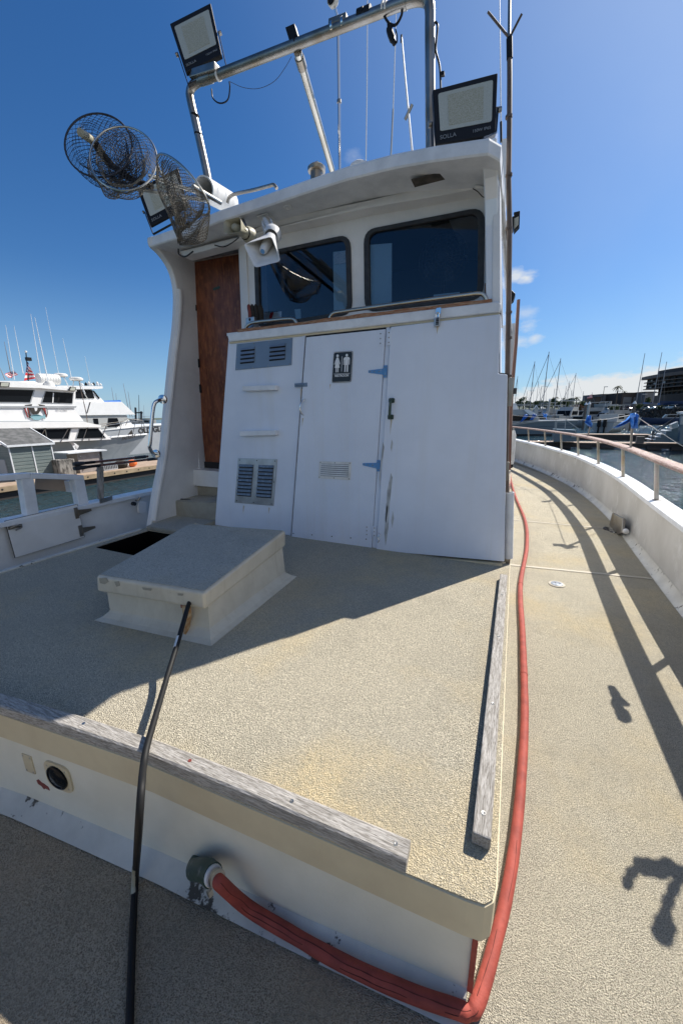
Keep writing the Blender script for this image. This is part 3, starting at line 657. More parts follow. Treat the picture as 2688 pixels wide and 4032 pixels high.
# wooden stanchion with two poles
c=at(397,1965,X=-3.55); st=thing('rod_stanchion','slim weathered wooden post on a grey bracket on the left bulwark','post',c)
part('post',MB().bar(c,at(395,1838,X=-3.55),.05,.03,(1,0,0)),'greywood_z',st,bevel=.004)
part('bracket',MB().prism(lpx([(392,1966),(441,1952),(441,1968),(394,1982)],.03),(.01,0,0)),'galv',st)
for (a,b,lab) in (((290,1828),(583,1797),'upper brown pole lashed across the wooden stanchion'),((292,1845),(640,1803),'lower brown pole lashed across the wooden stanchion')):
    A,B=at(*a,X=-3.52),at(*b,X=-3.52); t=thing('long_pole',lab,'pole',A)
    mid=A.lerp(B,.45); part('shaft',MB().tube([A.lerp(B,.05),B.lerp(A,.0)],.0115,10),'copper',t); 
    part('grip',MB().tube([A,A.lerp(B,.06),A.lerp(B,.12)],[.018,.020,.016],10),'rubber',t)
    part('grip',MB().tube([A.lerp(B,.12),A.lerp(B,.25)],.0135,10),'black',t); part('ferrule',MB().tube([A.lerp(B,.8),A.lerp(B,.96)],.016,10),'rubber',t)
# ================================================================== DECKHOUSE
YF=2.58
dh=thing('deckhouse','white two level wheelhouse with sloping sides, restroom door and overhanging visor roof','deckhouse',(-1.5,2.6,TZ))
# lower locker front
lb=px([(893,1330),(1967,1210)],Y=YF+.03)
LBL=V((-2.52,YF,TZ)); LBR=V((0.0,YF,TZ)); LTL=at(900,1330,Y=YF); LTR=at(1967,1215,Y=YF)
mb=MB(); D_=.25
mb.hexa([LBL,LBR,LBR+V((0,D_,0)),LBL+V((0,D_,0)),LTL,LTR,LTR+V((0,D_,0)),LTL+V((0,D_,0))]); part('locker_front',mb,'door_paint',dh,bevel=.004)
# panels between: lip, ledge wood
q=px([(893,1313),(1960,1186),(1969,1196),(1969,1228),(901,1346)],Y=YF-.02)
part('ledge_moulding',MB().prism(q,(0,.05,0)),'cap',dh,bevel=.008,seg=3)
q=px([(902,1346),(1966,1228),(1967,1240),(903,1354)],Y=YF-.006); part('drip_strip',MB().prism(q,(0,.02,0)),'cream',dh)
mb=MB(); a=[];b=[]
n=26
for i in range(n+1):
    x=936+(1935-936)*i/n; yb=1314-(1314-1187)*(x-893)/(1967-893); w=8+4*noise.noise(V((x*.013,1,0)))+(2*noise.noise(V((x*.05,3,0))))
    if x>1250: w+=3
    a.append(at(x,yb+1,Y=YF-.012)); b.append(at(x,yb-w-4,Y=YF-.012))
mb.prism(a+b[::-1],(0,.09,0)); part('wood_ledge',mb,'ledgewood',dh)
part('ledge_shelf',MB().prism([at(893,1312,Y=YF),at(1960,1186,Y=YF),at(1960,1186,Y=YF)+V((0,.24,0)),at(893,1312,Y=YF)+V((0,.24,0))],(0,0,-.02)),'cap',dh)
# restroom door
RD=[(1205,1328),(1517,1296),(1462,2162),(1146,2134)]
part('door_gap',MB().prism(inset(px(RD,Y=YF-.002),-.011),(0,.004,0)),'gap',dh)
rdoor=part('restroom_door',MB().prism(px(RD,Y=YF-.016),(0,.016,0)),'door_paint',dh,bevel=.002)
part('kick_plate',MB().prism(px([(1150,2090),(1465,2118),(1462,2160),(1146,2133)],Y=YF-.020),(0,.0035,0)),'door_paint',rdoor)
fn=(0,-1,0)
def screwat(x,y,Yp,parent,mm='galv',r=.005): part('screw',MB().lathe(at(x,y,Y=Yp),fn,[(0,r),(.002,r*.8),(.0022,r*.2),(.0012,0)],8),mm,parent)
for x,y in ((1155,2100),(1228,2106),(1306,2112),(1380,2118),(1441,2123)): screwat(x,y,YF-.0195,rdoor,'gap',.0055)
# jamb strip
part('door_jamb',MB().prism(px([(1521,1294),(1537,1292),(1481,2168),(1464,2166)],Y=YF-.012),(0,.012,0)),'door_paint',dh,bevel=.003)
part('left_jamb',MB().prism(px([(1196,1322),(1201,1321),(1141,2134),(1138,2134)],Y=YF-.008),(0,.008,0)),'door_paint',dh)
# right locker door with step notch
LD=[(1537,1287),(1969,1237),(1961,1471),(1996,1475),(1984,2212),(1480,2168)]
part('door_gap',MB().prism(inset(px(LD,Y=YF-.003),-.007),(0,.004,0)),'gap',dh)
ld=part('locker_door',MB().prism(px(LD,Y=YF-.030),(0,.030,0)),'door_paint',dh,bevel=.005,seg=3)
part('sill_strip',MB().prism(px([(1484,2176),(1975,2219),(1975,2231),(1484,2184)],Y=YF-.035),(0,.03,0)),'cream',dh)
part('threshold',MB().prism(px([(1120,2140),(1470,2168),(1470,2180),(1120,2152)],Y=YF-.03),(0,.03,0)),'cream',dh)
# scuffed runs of flaking paint on the locker door
for pts,mm in (([(1538,1862),(1544,1880),(1536,1960),(1531,2010),(1528,2080),(1522,2120),(1517,2150),(1512,2100),(1520,2010),(1524,1930)],'cove'),([(1520,1980),(1526,2000),(1519,2060),(1514,2050)],'cove'),([(1545,2010),(1550,2040),(1543,2080),(1539,2050)],'cove'),([(1507,1740),(1512,1760),(1500,1850),(1494,1930),(1492,1880)],'cove'),([(1541,1730),(1546,1745),(1541,1780),(1537,1765)],'cove')):
    part('flaked_paint',MB().prism(px(pts,Y=YF-.0312),(0,.001,0)),M.setdefault('flake',mat('flaked_primer',(.30,.31,.31),.8,col2=(.55,.56,.57),vs=40,vr=(.4,.6),stretch=(1,1,.25))),ld)
# hinges
thinge(at(1517,1463,Y=YF-.017),.026,.078,-.11,-.06,'bluemetal',rdoor,fn,(1,0,0),(0,0,1))
thinge(at(1490,1834,Y=YF-.017),.026,.082,-.11,-.06,'bluemetal',rdoor,fn,(1,0,0),(0,0,1))
for (x,y) in ((1497,1333),(1530,1329),(1443,2090),(1473,2094)):
    c=at(x,y,Y=YF-.032 if x in(1530,1473) else YF-.018); mb=MB(); mb.box(c.x-.014,c.x+.014,c.y,c.y+.004,c.z-.045,c.z+.045)
    o=part('hinge_leaf',mb,'door_paint',rdoor,bevel=.002)
    for k in (-.03,.0,.03): part('screw',MB().lathe(c+V((.003*k,0,k)),fn,[(0,.005),(.0015,.004),(.0016,0)],7),'galv',o)
# restroom sign
S=[(1313,1386),(1389,1381),(1382,1504),(1305,1508)]
sp=px(S,Y=YF-.021); 
part_s=part('restroom_sign',MB().prism(rrect(sp,.014),(0,.003,0)),'signblack',rdoor)
xd=(sp[1]-sp[0]).normalized(); ctr=sum(sp,V((0,0,0)))/4; W=(sp[1]-sp[0]).length; H=(sp[0]-sp[3]).length; zd=((sp[0]-sp[3])).normalized(); zd=V((zd.x*.6,0,zd.z)).normalized()
def SG(u,v): # u,v in -.5..
    return ctr+xd*(u*W)+zd*(v*H)+V((0,-.0024,0))
def inkpoly(name,uv): return part(name,MB().prism([SG(u,v) for u,v in uv],(0,.0012,0)),'signwhite',part_s)
edge=[ctr+(p-ctr)*.975+V((0,-.0022,0)) for p in rrect(sp,.014)]; e2=[ctr+(p-ctr)*.955+V((0,-.0022,0)) for p in rrect(sp,.014)]
part('sign_border',MB().prism(edge,(0,.001,0),holes=[e2]),'signwhite',part_s)
def circ(cu,cv,r,n=14): return [(cu+r*math.cos(6.283*i/n)/W,cv+r*math.sin(6.283*i/n)/H) for i in range(n)]
inkpoly('woman_head',circ(-.26,.365,.0095)); inkpoly('man_head',circ(.22,.365,.0095))
inkpoly('woman_figure',[(-.31,.31),(-.21,.31),(-.10,.10),(-.14,.09),(-.20,.22),(-.13,-.02),(-.19,-.02),(-.19,-.16),(-.24,-.16),(-.24,-.02),(-.28,-.02),(-.28,-.16),(-.33,-.16),(-.33,-.02),(-.39,-.02),(-.32,.22),(-.38,.09),(-.42,.10)])
inkpoly('man_figure',[(.12,.31),(.32,.31),(.38,.27),(.38,.07),(.34,.07),(.34,.23),(.315,.23),(.315,-.16),(.245,-.16),(.245,.06),(.195,.06),(.195,-.16),(.125,-.16),(.125,.23),(.10,.23),(.10,.07),(.06,.07),(.06,.27)])
inkpoly('divider',[(-.03,.34),(-.01,.34),(-.01,-.14),(-.03,-.14)]); inkpoly('underline',[(-.42,-.205),(.42,-.205),(.42,-.215),(-.42,-.215)])
text('sign_lettering','RESTROOM',.0215,SG(0,-.275),xd,zd,'signwhite',part_s,extrude=.0005,bold=.0006,sx=.98)
# vents, handles, latch
def louvre(name,quad,Yp,cols,mm,rows,label=None,margin=(.12,.2),up_=True):
    P=px(quad,Y=Yp); vn=part(name,MB().prism(P,(0,.005,0)),mm,dh,label=label,bevel=.001)
    def Q(u,v): return P[0]*(1-u)*(1-v)+P[1]*u*(1-v)+P[2]*u*v+P[3]*(1-u)*v
    w=(P[1]-P[0]).length
    for (u0,u1,v0,v1) in cols:
        for k in range(rows):
            va=v0+(v1-v0)*k/rows; vb=va+(v1-v0)/rows*.62
            a,b,c,d=Q(u0,va),Q(u1,va),Q(u1,vb),Q(u0,vb); o=V((0,-.011,0)); mb=MB()
            c2=a.lerp(d,.45)+o; d2=b.lerp(c,.45)+o
            mb.add([a,b,c+o,d+o,a.lerp(d,.1)+o*.5,b.lerp(c,.1)+o*.5],[(0,1,5,4),(4,5,2,3),(0,4,3),(1,2,5)]); 
            part('louvre',mb,'louvre' if mm=='alu' else mm,vn)
            e_=a.lerp(d,1.55); g_=b.lerp(c,1.55); s=MB(); s.prism([d+V((0,-.001,0)),c+V((0,-.001,0)),g_+V((0,-.001,0)),e_+V((0,-.001,0))],(0,-.001,0)); part('louvre_slot',s,'gap',vn)
    return vn,Q
v1,Q=louvre('upper_vent_plate',[(932,1355),(1151,1331),(1147,1437),(926,1458)],YF-.006,((.09,.35,.16,.78),(.62,.89,.16,.78)),'bluegrey',4,'blue grey plate with two stacks of four louvres')
for u,v in ((.03,.05),(.33,.05),(.6,.05),(.97,.05),(.02,.5),(.98,.4),(.03,.95),(.33,.95),(.6,.95),(.97,.95)): part('screw',MB().lathe(Q(u,v)+V((0,-.0005,0)),fn,[(0,.005),(.002,.004),(.0021,0)],7),'galv',v1)
v2,Q=louvre('lower_vent_plate',[(937,1804),(1091,1808),(1076,1992),(924,1979)],YF-.006,((.05,.42,.13,.84),(.56,.93,.13,.84)),'alu',9,'bare aluminium plate with two columns of nine louvres')
for u,v in ((.05,.04),(.5,.04),(.95,.04),(.03,.48),(.97,.48),(.05,.95),(.5,.96),(.95,.96)): part('screw',MB().lathe(Q(u,v)+V((0,-.0005,0)),fn,[(0,.005),(.002,.004),(.0021,0)],7),'gap',v2)
P=px([(1257,1816),(1382,1819),(1378,1891),(1252,1883)],Y=YF-.022); dv=part('door_vent',MB().prism(P,(0,.005,0)),'plastic',rdoor,bevel=.002)
def QQ(P,u,v): return P[0]*(1-u)*(1-v)+P[1]*u*(1-v)+P[2]*u*v+P[3]*(1-u)*v
part('vent_recess',MB().prism([QQ(P,u,v)+V((0,-.001,0)) for u,v in ((.07,.14),(.93,.14),(.93,.84),(.07,.84))],(0,.002,0)),'inner2',dv)
for k in range(6):
    v=.16+.115*k; a,b,c,d=[QQ(P,u,w_) for u,w_ in ((.07,v),(.93,v),(.93,v+.075),(.07,v+.075))]
    part('slat',MB().add([a+V((0,-.0015,0)),b+V((0,-.0015,0)),c+V((0,-.007,0)),d+V((0,-.007,0)),d+V((0,-.004,0)),c+V((0,-.004,0))],[(0,1,2,3),(3,2,5,4)]),'plastic',dv)
for u,v in ((.04,.07),(.5,.07),(.96,.07),(.04,.93),(.5,.93),(.96,.93)): part('screw',MB().lathe(QQ(P,u,v)+V((0,-.0005,0)),fn,[(0,.004),(.002,.003),(.0021,0)],7),'gap',dv)
for quad in ([(953,1520),(1085,1516),(1100,1524),(1100,1545),(960,1550),(953,1540)],[(943,1698),(1085,1694),(1094,1699),(1094,1712),(950,1716),(943,1710)]):
    A=px([quad[0],quad[1],(quad[1][0],quad[1][1]+20),(quad[0][0],quad[0][1]+20)],Y=YF-.045); 
    part('foot_rung',MB().prism(A,(0,.045,0)),'cap',dh,bevel=.005,seg=3)
# pull handle on the restroom door
a,b=at(1199,1575,Y=YF-.02),at(1193,1630,Y=YF-.02)
part('pull_handle',MB().tube(smoothpath([a+V((0,.005,.005)),a+V((0,-.012,.002)),a.lerp(b,.3)+V((-.012,-.028,0)),a.lerp(b,.7)+V((-.012,-.028,0)),b+V((0,-.012,-.002)),b+V((0,.005,-.008))],5),[.007,.006,.005,.005,.005]+[.0065]*16+[.005,.005,.005,.006,.007],8),'chrome',rdoor)
c=at(1186,1516,Y=YF-.012); mb=MB(); mb.box(c.x-.055,c.x+.055,c.y-.008,c.y,c.z-.014,c.z+.014); mb.cyl(c+V((-.05,-.012,0)),c+V((.03,-.012,0)),.005,8); part('slide_latch',mb,'bluegrey',rdoor,bevel=.001)
# green handle on the locker door
a,b=at(1542,1577,Y=YF-.035),at(1538,1642,Y=YF-.035); mb=MB()
mb.tube(smoothpath([a+V((0,0,.0)),a+V((0,-.03,-.006)),b+V((0,-.03,.006)),b],6),[.008]*3+[.0095]*13+[.008]*3,9); 
hd=part('pull_handle',mb,'green',ld)
for c in (a,b): part('handle_foot',MB().prism(rrect([c+V((u,0,w_)) for u,w_ in ((-.02,-.016),(.02,-.016),(.02,.016),(-.02,.016))],.01),(0,-.01,0)),'green',hd,bevel=.003)
c=at(1490,2115,Y=YF-.035); part('chain_latch',MB().tube(smoothpath([c+V((0,0,.035)),c+V((.012,-.01,.02)),c+V((-.004,-.01,0)),c+V((.008,-.01,-.02)),c+V((-.002,-.01,-.04))],5),.0035,7),'chrome',ld)
# ledge rails
def stub_rail(pts,name,lab):
    P=px(pts,Y=2.60); o=part(name,MB().tube(smoothpath(P,7),.0125,14),'steel',dh,label=lab); return o
stub_rail([(967,1302),(970,1288),(984,1275),(1010,1268),(1080,1260),(1140,1255),(1160,1260),(1173,1278)],'grab_rail','short stainless grab rail on the left half of the ledge')
stub_rail([(1296,1262),(1301,1245),(1316,1232),(1350,1226),(1600,1191),(1830,1161),(1885,1156),(1905,1164),(1916,1184)],'grab_rail','long stainless grab rail on the right half of the ledge')
# ---------------- upper wall with windows
YW=2.80
wallpoly=[at(905,1300,Y=YW)-V((0,0,.15)),at(1955,1190,Y=YW)-V((0,0,.25)),V((-.20,YW,4.36)),V((-2.93,YW,4.42)),V((-2.93,YW,4.28)),V((-2.27,YW,4.24))]
wallpoly=[V((-2.215,YW,3.40)),V((-.13,YW,3.40)),V((-.235,YW,4.36)),V((-2.17,YW,4.36))]
WLo=[(1000,1002),(1376,922),(1384,1235),(1010,1292)]; WRo=[(1432,906),(1907,814),(1899,1176),(1436,1228)]
wl=rrect(px(WLo,Y=YW),.085); wr=rrect(px(WRo,Y=YW),.085)
part('window_wall',MB().prism(wallpoly,(0,.05,0),holes=[wl,wr]),'paint',dh)
for nm,po,lab in (('window',WLo,'left wheelhouse window'),('window',WRo,'right wheelhouse window')):
    oc=px(po,Y=YW-.012); oc_=rrect(oc,.085); ic=rrect(inset(oc,.042),.06)
    w_=part(nm,MB().prism(rrect(inset(px(po,Y=YW-.012),-.004),.088),(0,.03,0),holes=[ic]),'rubber',dh,bevel=.004,label=lab)
    part('pane',MB().prism(rrect(inset(px(po,Y=YW+.004),.036),.06),(0,.004,0)),'glass',w_)
# interior seen through the glass
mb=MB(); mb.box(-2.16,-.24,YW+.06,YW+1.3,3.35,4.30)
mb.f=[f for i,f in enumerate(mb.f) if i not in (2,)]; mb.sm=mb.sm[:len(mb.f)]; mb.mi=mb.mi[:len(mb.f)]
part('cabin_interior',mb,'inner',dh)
mb=MB(); mb.box(-2.15,-.25,YW+.07,YW+1.28,4.26,4.29); mb.box(-2.15,-.25,YW+.30,YW+.32,4.235,4.26); part('headliner',mb,'inner2',dh)
def insidecard(pts,dy,mm,name,par=None,lab=None):
    return part(name,MB().prism(px(pts,Y=YW+dy),(0,.004,0)),mm,par or dh,label=lab)
insidecard([(1311,992),(1362,986),(1366,1250),(1314,1258)],.03,'paper','window_blind')
insidecard([(1314,995),(1361,989),(1361,1035),(1316,1041)],.024,M.setdefault('wp',mat('printed_sheet',(.60,.64,.66),.8,col2=(.4,.5,.55),vs=60,stretch=(1,1,3))),'notice_sheet')
insidecard([(1448,965),(1542,957),(1541,1222),(1450,1232)],.03,'paper','window_blind')
insidecard([(1452,1052),(1462,1050),(1462,1160),(1452,1165)],.024,'wp' if 'wp' in M else 'paper','notice_sheet')
insidecard([(1038,1233),(1108,1226),(1108,1262),(1038,1268)],.018,'signwhite','window_sticker')
insidecard([(1064,1231),(1078,1229),(1066,1264),(1056,1265)],.0165,'flagred','sticker_stripe')
insidecard([(1038,1274),(1112,1266),(1112,1276),(1038,1284)],.018,'signwhite','window_sticker')
insidecard([(1160,1218),(1183,1216),(1184,1265),(1166,1268)],.05,'paper','leaflet')
insidecard([(1706,1160),(1808,1150),(1806,1170),(1706,1180)],.05,'paper','leaflet')
# desk fan
fc=at(1745,1025,Y=YW+.22); fan=thing('cabin_fan','round dark cage fan behind the right wheelhouse window','fan',fc)
mb=MB()
for r in (.17,.145,.12,.095,.07,.045): mb.tube([fc+V((r*math.cos(i*.3142),-.02-.05*(1-(r/.17)**2),r*math.sin(i*.3142))) for i in range(21)],.0022,4,caps=False)
for k in range(28):
    a=k*.2244; mb.tube([fc+V((r*math.cos(a),-.02-.05*(1-(r/.17)**2),r*math.sin(a))) for r in (.03,.07,.12,.17)],.0016,4,caps=False)
part('cage',mb,'rubber',fan)
for k in range(4):
    a=k*1.57; u=V((math.cos(a),0,math.sin(a))); w_=V((-math.sin(a),.25,math.cos(a)))
    part('blade',MB().prism([fc+u*.03,fc+u*.14+w_*.02,fc+u*.13+w_*.09,fc+u*.04+w_*.04],(0,.003,0)),'black',fan)
part('hub',MB().lathe(fc+V((0,-.075,0)),(0,1,0),[(0,0),(0,.03),(.03,.035),(.12,.05),(.15,.03),(.15,0)],16),'black',fan)
part('stand',MB().cyl(fc+V((0,.06,-.02)),fc+V((0,.06,-.42)),.014),'black',fan)
# door recess mullion, header, brown door
part('corner_post',MB().prism([at(943,950,Y=YW-.02),at(966,943,Y=YW-.02),at(984,1300,Y=YW-.02),at(954,1300,Y=YW-.02)],(0,.28,0)),'paint',dh,bevel=.004)
part('corner_trim',MB().prism([at(972,960,Y=YW-.008),at(1003,955,Y=YW-.008),at(1012,1300,Y=YW-.008),at(986,1302,Y=YW-.008)],(0,.02,0)),'paint',dh)
YD=3.0
bd=part('cabin_door',MB().prism([V((-2.975,YD,2.40)),V((-2.20,YD,2.40)),V((-2.25,YD,4.235)),V((-2.955,YD,4.262))],(0,.04,0)),'brown',dh,bevel=.004)
c=at(852,1135,Y=YD-.004); nb=part('number_plate',MB().prism([c+V((.042*math.cos(t),0,.014*math.sin(t)+.0035*math.cos(t))) if False else c+V((x_,0,z_)) for x_,z_ in ((-.04,-.006),(-.034,-.014),(.036,-.006),(.042,.004),(.036,.014),(-.034,.008),(-.04,.002))],(0,.003,0)),'green',bd,label='oval green number plate')
part('door_header',MB().prism([V((-3.0,YD-.02,4.27)),V((-2.2,YD-.02,4.245)),V((-2.2,YD-.02,4.34)),V((-3.0,YD-.02,4.37))],(0,.06,0)),'paint',dh)
part('header_strip',MB().prism([V((-2.96,YD-.035,4.262)),V((-2.22,YD-.035,4.236)),V((-2.22,YD-.035,4.252)),V((-2.96,YD-.035,4.278))],(0,.02,0)),'alu',dh)
part('door_threshold',MB().box(-3.0,-2.2,YD+.0,YD+.1,2.31,2.40),'gap',dh)
# steps
step=part('door_step',MB().prism([V((-3.06,2.60,2.045)),V((-2.35,2.60,2.085)),V((-2.35,2.60,1.905)),V((-3.06,2.60,1.875))],(0,.27,0)),'step',dh,bevel=.008,label='beige lower step')
part('tread',MB().prism([V((-3.05,2.605,2.047)),V((-2.36,2.605,2.087)),V((-2.36,2.865,2.087)),V((-3.05,2.865,2.047))],(0,0,.004)),'hatchtop',step)
part('door_step',MB().prism([V((-3.06,2.85,2.165)),V((-2.25,2.85,2.165)),V((-2.25,2.85,2.325)),V((-3.06,2.85,2.335))],(0,.3,0)),'paint',dh,bevel=.004,label='white upper step')
part('step_riser',MB().box(-3.06,-2.3,2.90,2.94,2.05,2.17),'step',dh)
pf=part('step_platform',MB().prism([V((-3.0,2.22,TZ+.001)),V((-2.53,2.22,TZ+.001)),V((-2.53,2.62,TZ+.001)),V((-3.07,2.62,TZ+.001))],(0,0,.035)),'step',dh,bevel=.006)
part('tread',MB().prism([V((-2.99,2.235,TZ+.036)),V((-2.53,2.235,TZ+.036)),V((-2.53,2.595,TZ+.036)),V((-3.05,2.595,TZ+.036))],(0,0,.004)),'hatchtop',pf)
part('recess_lining',MB().box(-3.05,-2.3,2.66,2.68,TZ+.03,2.06),'gap',dh)
# left side wall with flared bracket: outer plane x=-3.249+.08z
SP=[(2.275,1.80),(2.37,2.15),(2.48,2.5),(2.575,2.95),(2.675,3.415),(2.73,3.64),(2.765,3.85),(2.77,3.98),(2.745,4.09),(2.69,4.165),(2.615,4.215),(2.56,4.235),(2.545,4.26),(2.545,4.30)]
sp_=smoothpath([V((0,y,z)) for y,z in SP],3)
ox=lambda z:-3.249+.08*z
prof=[V((ox(p.z),p.y,p.z)) for p in sp_]+[V((ox(4.38),2.8,4.38)),V((ox(4.38),7.6,4.38)),V((ox(1.5),7.6,1.5)),V((ox(1.5),2.275,1.5))]
lw=part('left_side_wall',MB().prism(prof,(.06,0,0)),'paint',dh,bevel=.012,seg=3)
mb=MB(); inn=[V((ox(p.z)+.04,p.y,p.z)) for p in sp_ if p.z<3.98]
part('corner_rib',MB().tube([V((ox(p.z)+.062,p.y+.03,p.z)) for p in sp_ if 1.86<p.z<3.99],.024,10),'paint',dh)
part('inner_panel',MB().prism([V((-2.985,2.62,2.66)),V((-2.975,2.88,2.66)),V((-2.955,2.90,3.2)),V((-2.965,2.66,3.1))],(.008,0,0)),'paint',dh)
part('door_jamb',MB().prism([V((-3.04,2.93,2.33)),V((-2.99,2.93,2.33)),V((-2.97,2.93,4.28)),V((-3.02,2.93,4.28))],(0,.12,0)),'paint',dh,bevel=.004)
# right side wall
oxr=lambda z:.0-.093*(z-1.86)
SR=[(2.60,1.50),(2.60,3.55),(2.60,3.9),(2.58,4.02),(2.53,4.10),(2.44,4.16),(2.40,4.20)]
profr=[V((oxr(z),y,z)) for y,z in SR]+[V((oxr(4.34),2.6,4.34)),V((oxr(4.34),7.6,4.34)),V((oxr(1.5),7.6,1.5))]
part('right_side_wall',MB().prism(profr,(-.075,0,0)),'gloss',dh,bevel=.01,seg=3)
part('corner_face',MB().prism([at(1939,600,Y=2.592),at(1966,590,Y=2.592),at(1968,1190,Y=2.592),at(1935,1195,Y=2.592)],(0,.22,0)),'paint',dh,bevel=.006)
part('back_wall',MB().box(-2.98,-.1,7.5,7.58,1.5,4.35),'paint',dh)
# roof visor with crown
fl=[(583,932,2.55),(700,893,2.53),(860,826,2.50),(1000,778,2.49),(1200,706,2.46),(1370,648,2.44),(1550,600,2.42),(1700,570,2.39),(1850,547,2.37),(1925,536,2.36)]
top_=[at(x,y,Y=Y_) for x,y,Y_ in fl]
cl_=V((top_[0].x-.03,top_[0].y+.10,top_[0].z)); cr_=V((top_[-1].x+.055,top_[-1].y+.06,top_[-1].z-.012))
edge_=[V((ox(4.3)-.03,2.9,4.30)),cl_]+top_+[cr_,V((oxr(4.2)+.02,2.9,4.22))]
for i in range(len(edge_)): pass
mb=MB(); rows=[]
def back_(p): return V((p.x,7.6,p.z+.02))
o0=[V((p.x,p.y+.012,p.z)) for p in edge_]; 
H_=.075
rows=[[V((p.x,7.6,p.z+.03)) for p in edge_],[p+V((0,.02,0)) for p in edge_],[p+V((0,.004,-.006)) for p in edge_],[p+V((0,0,-.016)) for p in edge_],[p+V((0,.0,-H_+.008)) for p in edge_],[p+V((0,.008,-H_)) for p in edge_],[p+V((0,.03,-H_)) for p in edge_],[V((p.x,2.84,p.z-H_+.02)) for p in edge_]]
mb.grid(rows,False); part('visor_roof',mb,'cap',dh,sharp=30)
# beam under the visor
bt=[(704,990),(935,930),(1080,864),(1450,787),(1700,730),(1942,676)]; bb=[(719,1011),(938,950),(1068,902),(1450,818),(1700,775),(1942,730)]
part('visor_beam',MB().prism(px(bt+bb[::-1],Y=2.70),(0,.11,0)),'paint',dh,bevel=.008,seg=3)
for pts in ([(1618,704),(1742,676),(1752,702),(1632,733)],[(785,930),(830,915),(872,905),(872,912),(810,940)]):
    part('light_recess',MB().prism([V((p.x,p.y,p.z)) for p in px(pts,z=4.178 if pts[0][0]>1000 else 4.255)],(0,0,-.006)),M.setdefault('patch',mat('bare_plywood_patch',(.10,.085,.07),.9,col2=(.05,.045,.04),vs=20)),dh)
part('deckhead_fitting',MB().lathe(at(1133,815,z=4.235),(0,0,-1),[(0,.03),(.006,.028),(.007,.018),(.003,.016),(.003,0)],20),'paint',dh)
part('corner_cable',MB().tube(smoothpath(px([(1870,735),(1900,740),(1925,765),(1935,815)],Y=2.66),6),.008,8),'plastic',dh)
part('loose_wire',MB().tube(smoothpath(px([(1860,742),(1880,755),(1900,775),(1925,778)],Y=2.66),6),.0025,6),'black',dh)
part('wood_block',MB().prism(px([(1907,1115),(1936,1108),(1935,1182),(1905,1186)],Y=2.75),(0,.03,0)),'ledgewood',dh)
part('loose_wire',MB().tube(smoothpath(px([(845,965),(880,972),(915,955),(940,935)],Y=2.68),6),.004,6),'black',dh)
part('loose_wire',MB().tube(smoothpath(px([(640,950),(670,970),(700,975),(705,1000),(730,1010),(760,990)],Y=2.69),6),.006,6),'rubber',dh)
# grab rail on the left wing
g0=at(636,1568,Y=2.42); 
P=[at(640,1572,Y=2.44),at(622,1578,Y=2.36),at(608,1592,Y=2.33),at(600,1640,Y=2.31),at(592,1740,Y=2.28),at(590,1762,Y=2.28),at(600,1782,Y=2.31),at(614,1788,Y=2.38)]
gr=part('wing_grab_rail',MB().tube(smoothpath(P,6),.015,14),'chrome',dh)
for p,d in ((P[0],V((.3,-.95,0))),(P[-1],V((.3,-.95,0)))): part('flange',MB().lathe(p,d,[(-.01,.04),(.006,.038),(.01,.02),(.012,0)],18),'chrome',gr)
# door hinge spots
for y_ in (1205,1430,1530): c=at(770+(y_-1205)*.06,y_,Y=YD-.01); part('hinge',MB().box(c.x-.01,c.x+.004,c.y-.004,c.y+.01,c.z-.04,c.z+.04),'gap',bd)
# small things on the ledge
c=at(985,1275,Y=2.62); o=thing('ledge_cleat','grey drilled metal block at the left end of the ledge','block',c)
part('block',MB().prism([at(967,1252,Y=2.63),at(1000,1246,Y=2.63),at(1002,1290,Y=2.63),at(969,1297,Y=2.63)],(0,.06,0),),'alu',o,bevel=.003)
part('bolt_hole',MB().lathe(at(983,1258,Y=2.629),fn,[(0,.011),(.001,.009),(.001,0)],12),'gap',o)
g=thing('work_gloves','pair of red and black work gloves stuffed behind the grey block','gloves',at(1000,1230,Y=2.68))
for (x,mm) in ((985,'hullface'),(998,'bag'),(1012,'bag'),(1028,'bag')):
    c=at(x,1232,Y=2.69); part('finger',MB().tube(smoothpath([c+V((0,0,-.06)),c+V((.003,0,0)),c+V((-.006,0,.05)),c+V((.0,0,.06))],4),[.02]*5+[.02,.02,.018,.016,.013,.01,.008,.004],8),mm,g)
# padlock
c=at(1722,1255,Y=YF-.035); o=thing('padlock','small steel combination padlock on a hasp above the right locker door','padlock',c)
part('hasp',MB().prism(rrect([c+V(q) for q in ((-.016,.005,.012),(.016,.005,.012),(.018,.005,.062),(-.012,.005,.062))],.006),(0,-.003,0)),'chrome',o)
part('body',MB().box(c.x-.018,c.x+.016,c.y-.02,c.y-.004,c.z-.045,c.z+.004),'alu',o,bevel=.003)
part('shackle',MB().tube(smoothpath([c+V((-.01,-.012,.0)),c+V((-.01,-.012,.025)),c+V((0,-.012,.034)),c+V((.010,-.012,.025)),c+V((.010,-.012,0))],5),.0032,8),'chrome',o)
for k in range(4): part('dial',MB().box(c.x-.006,c.x+.012,c.y-.0225,c.y-.019,c.z-.038+k*.0095,c.z-.031+k*.0095),'gap',o)
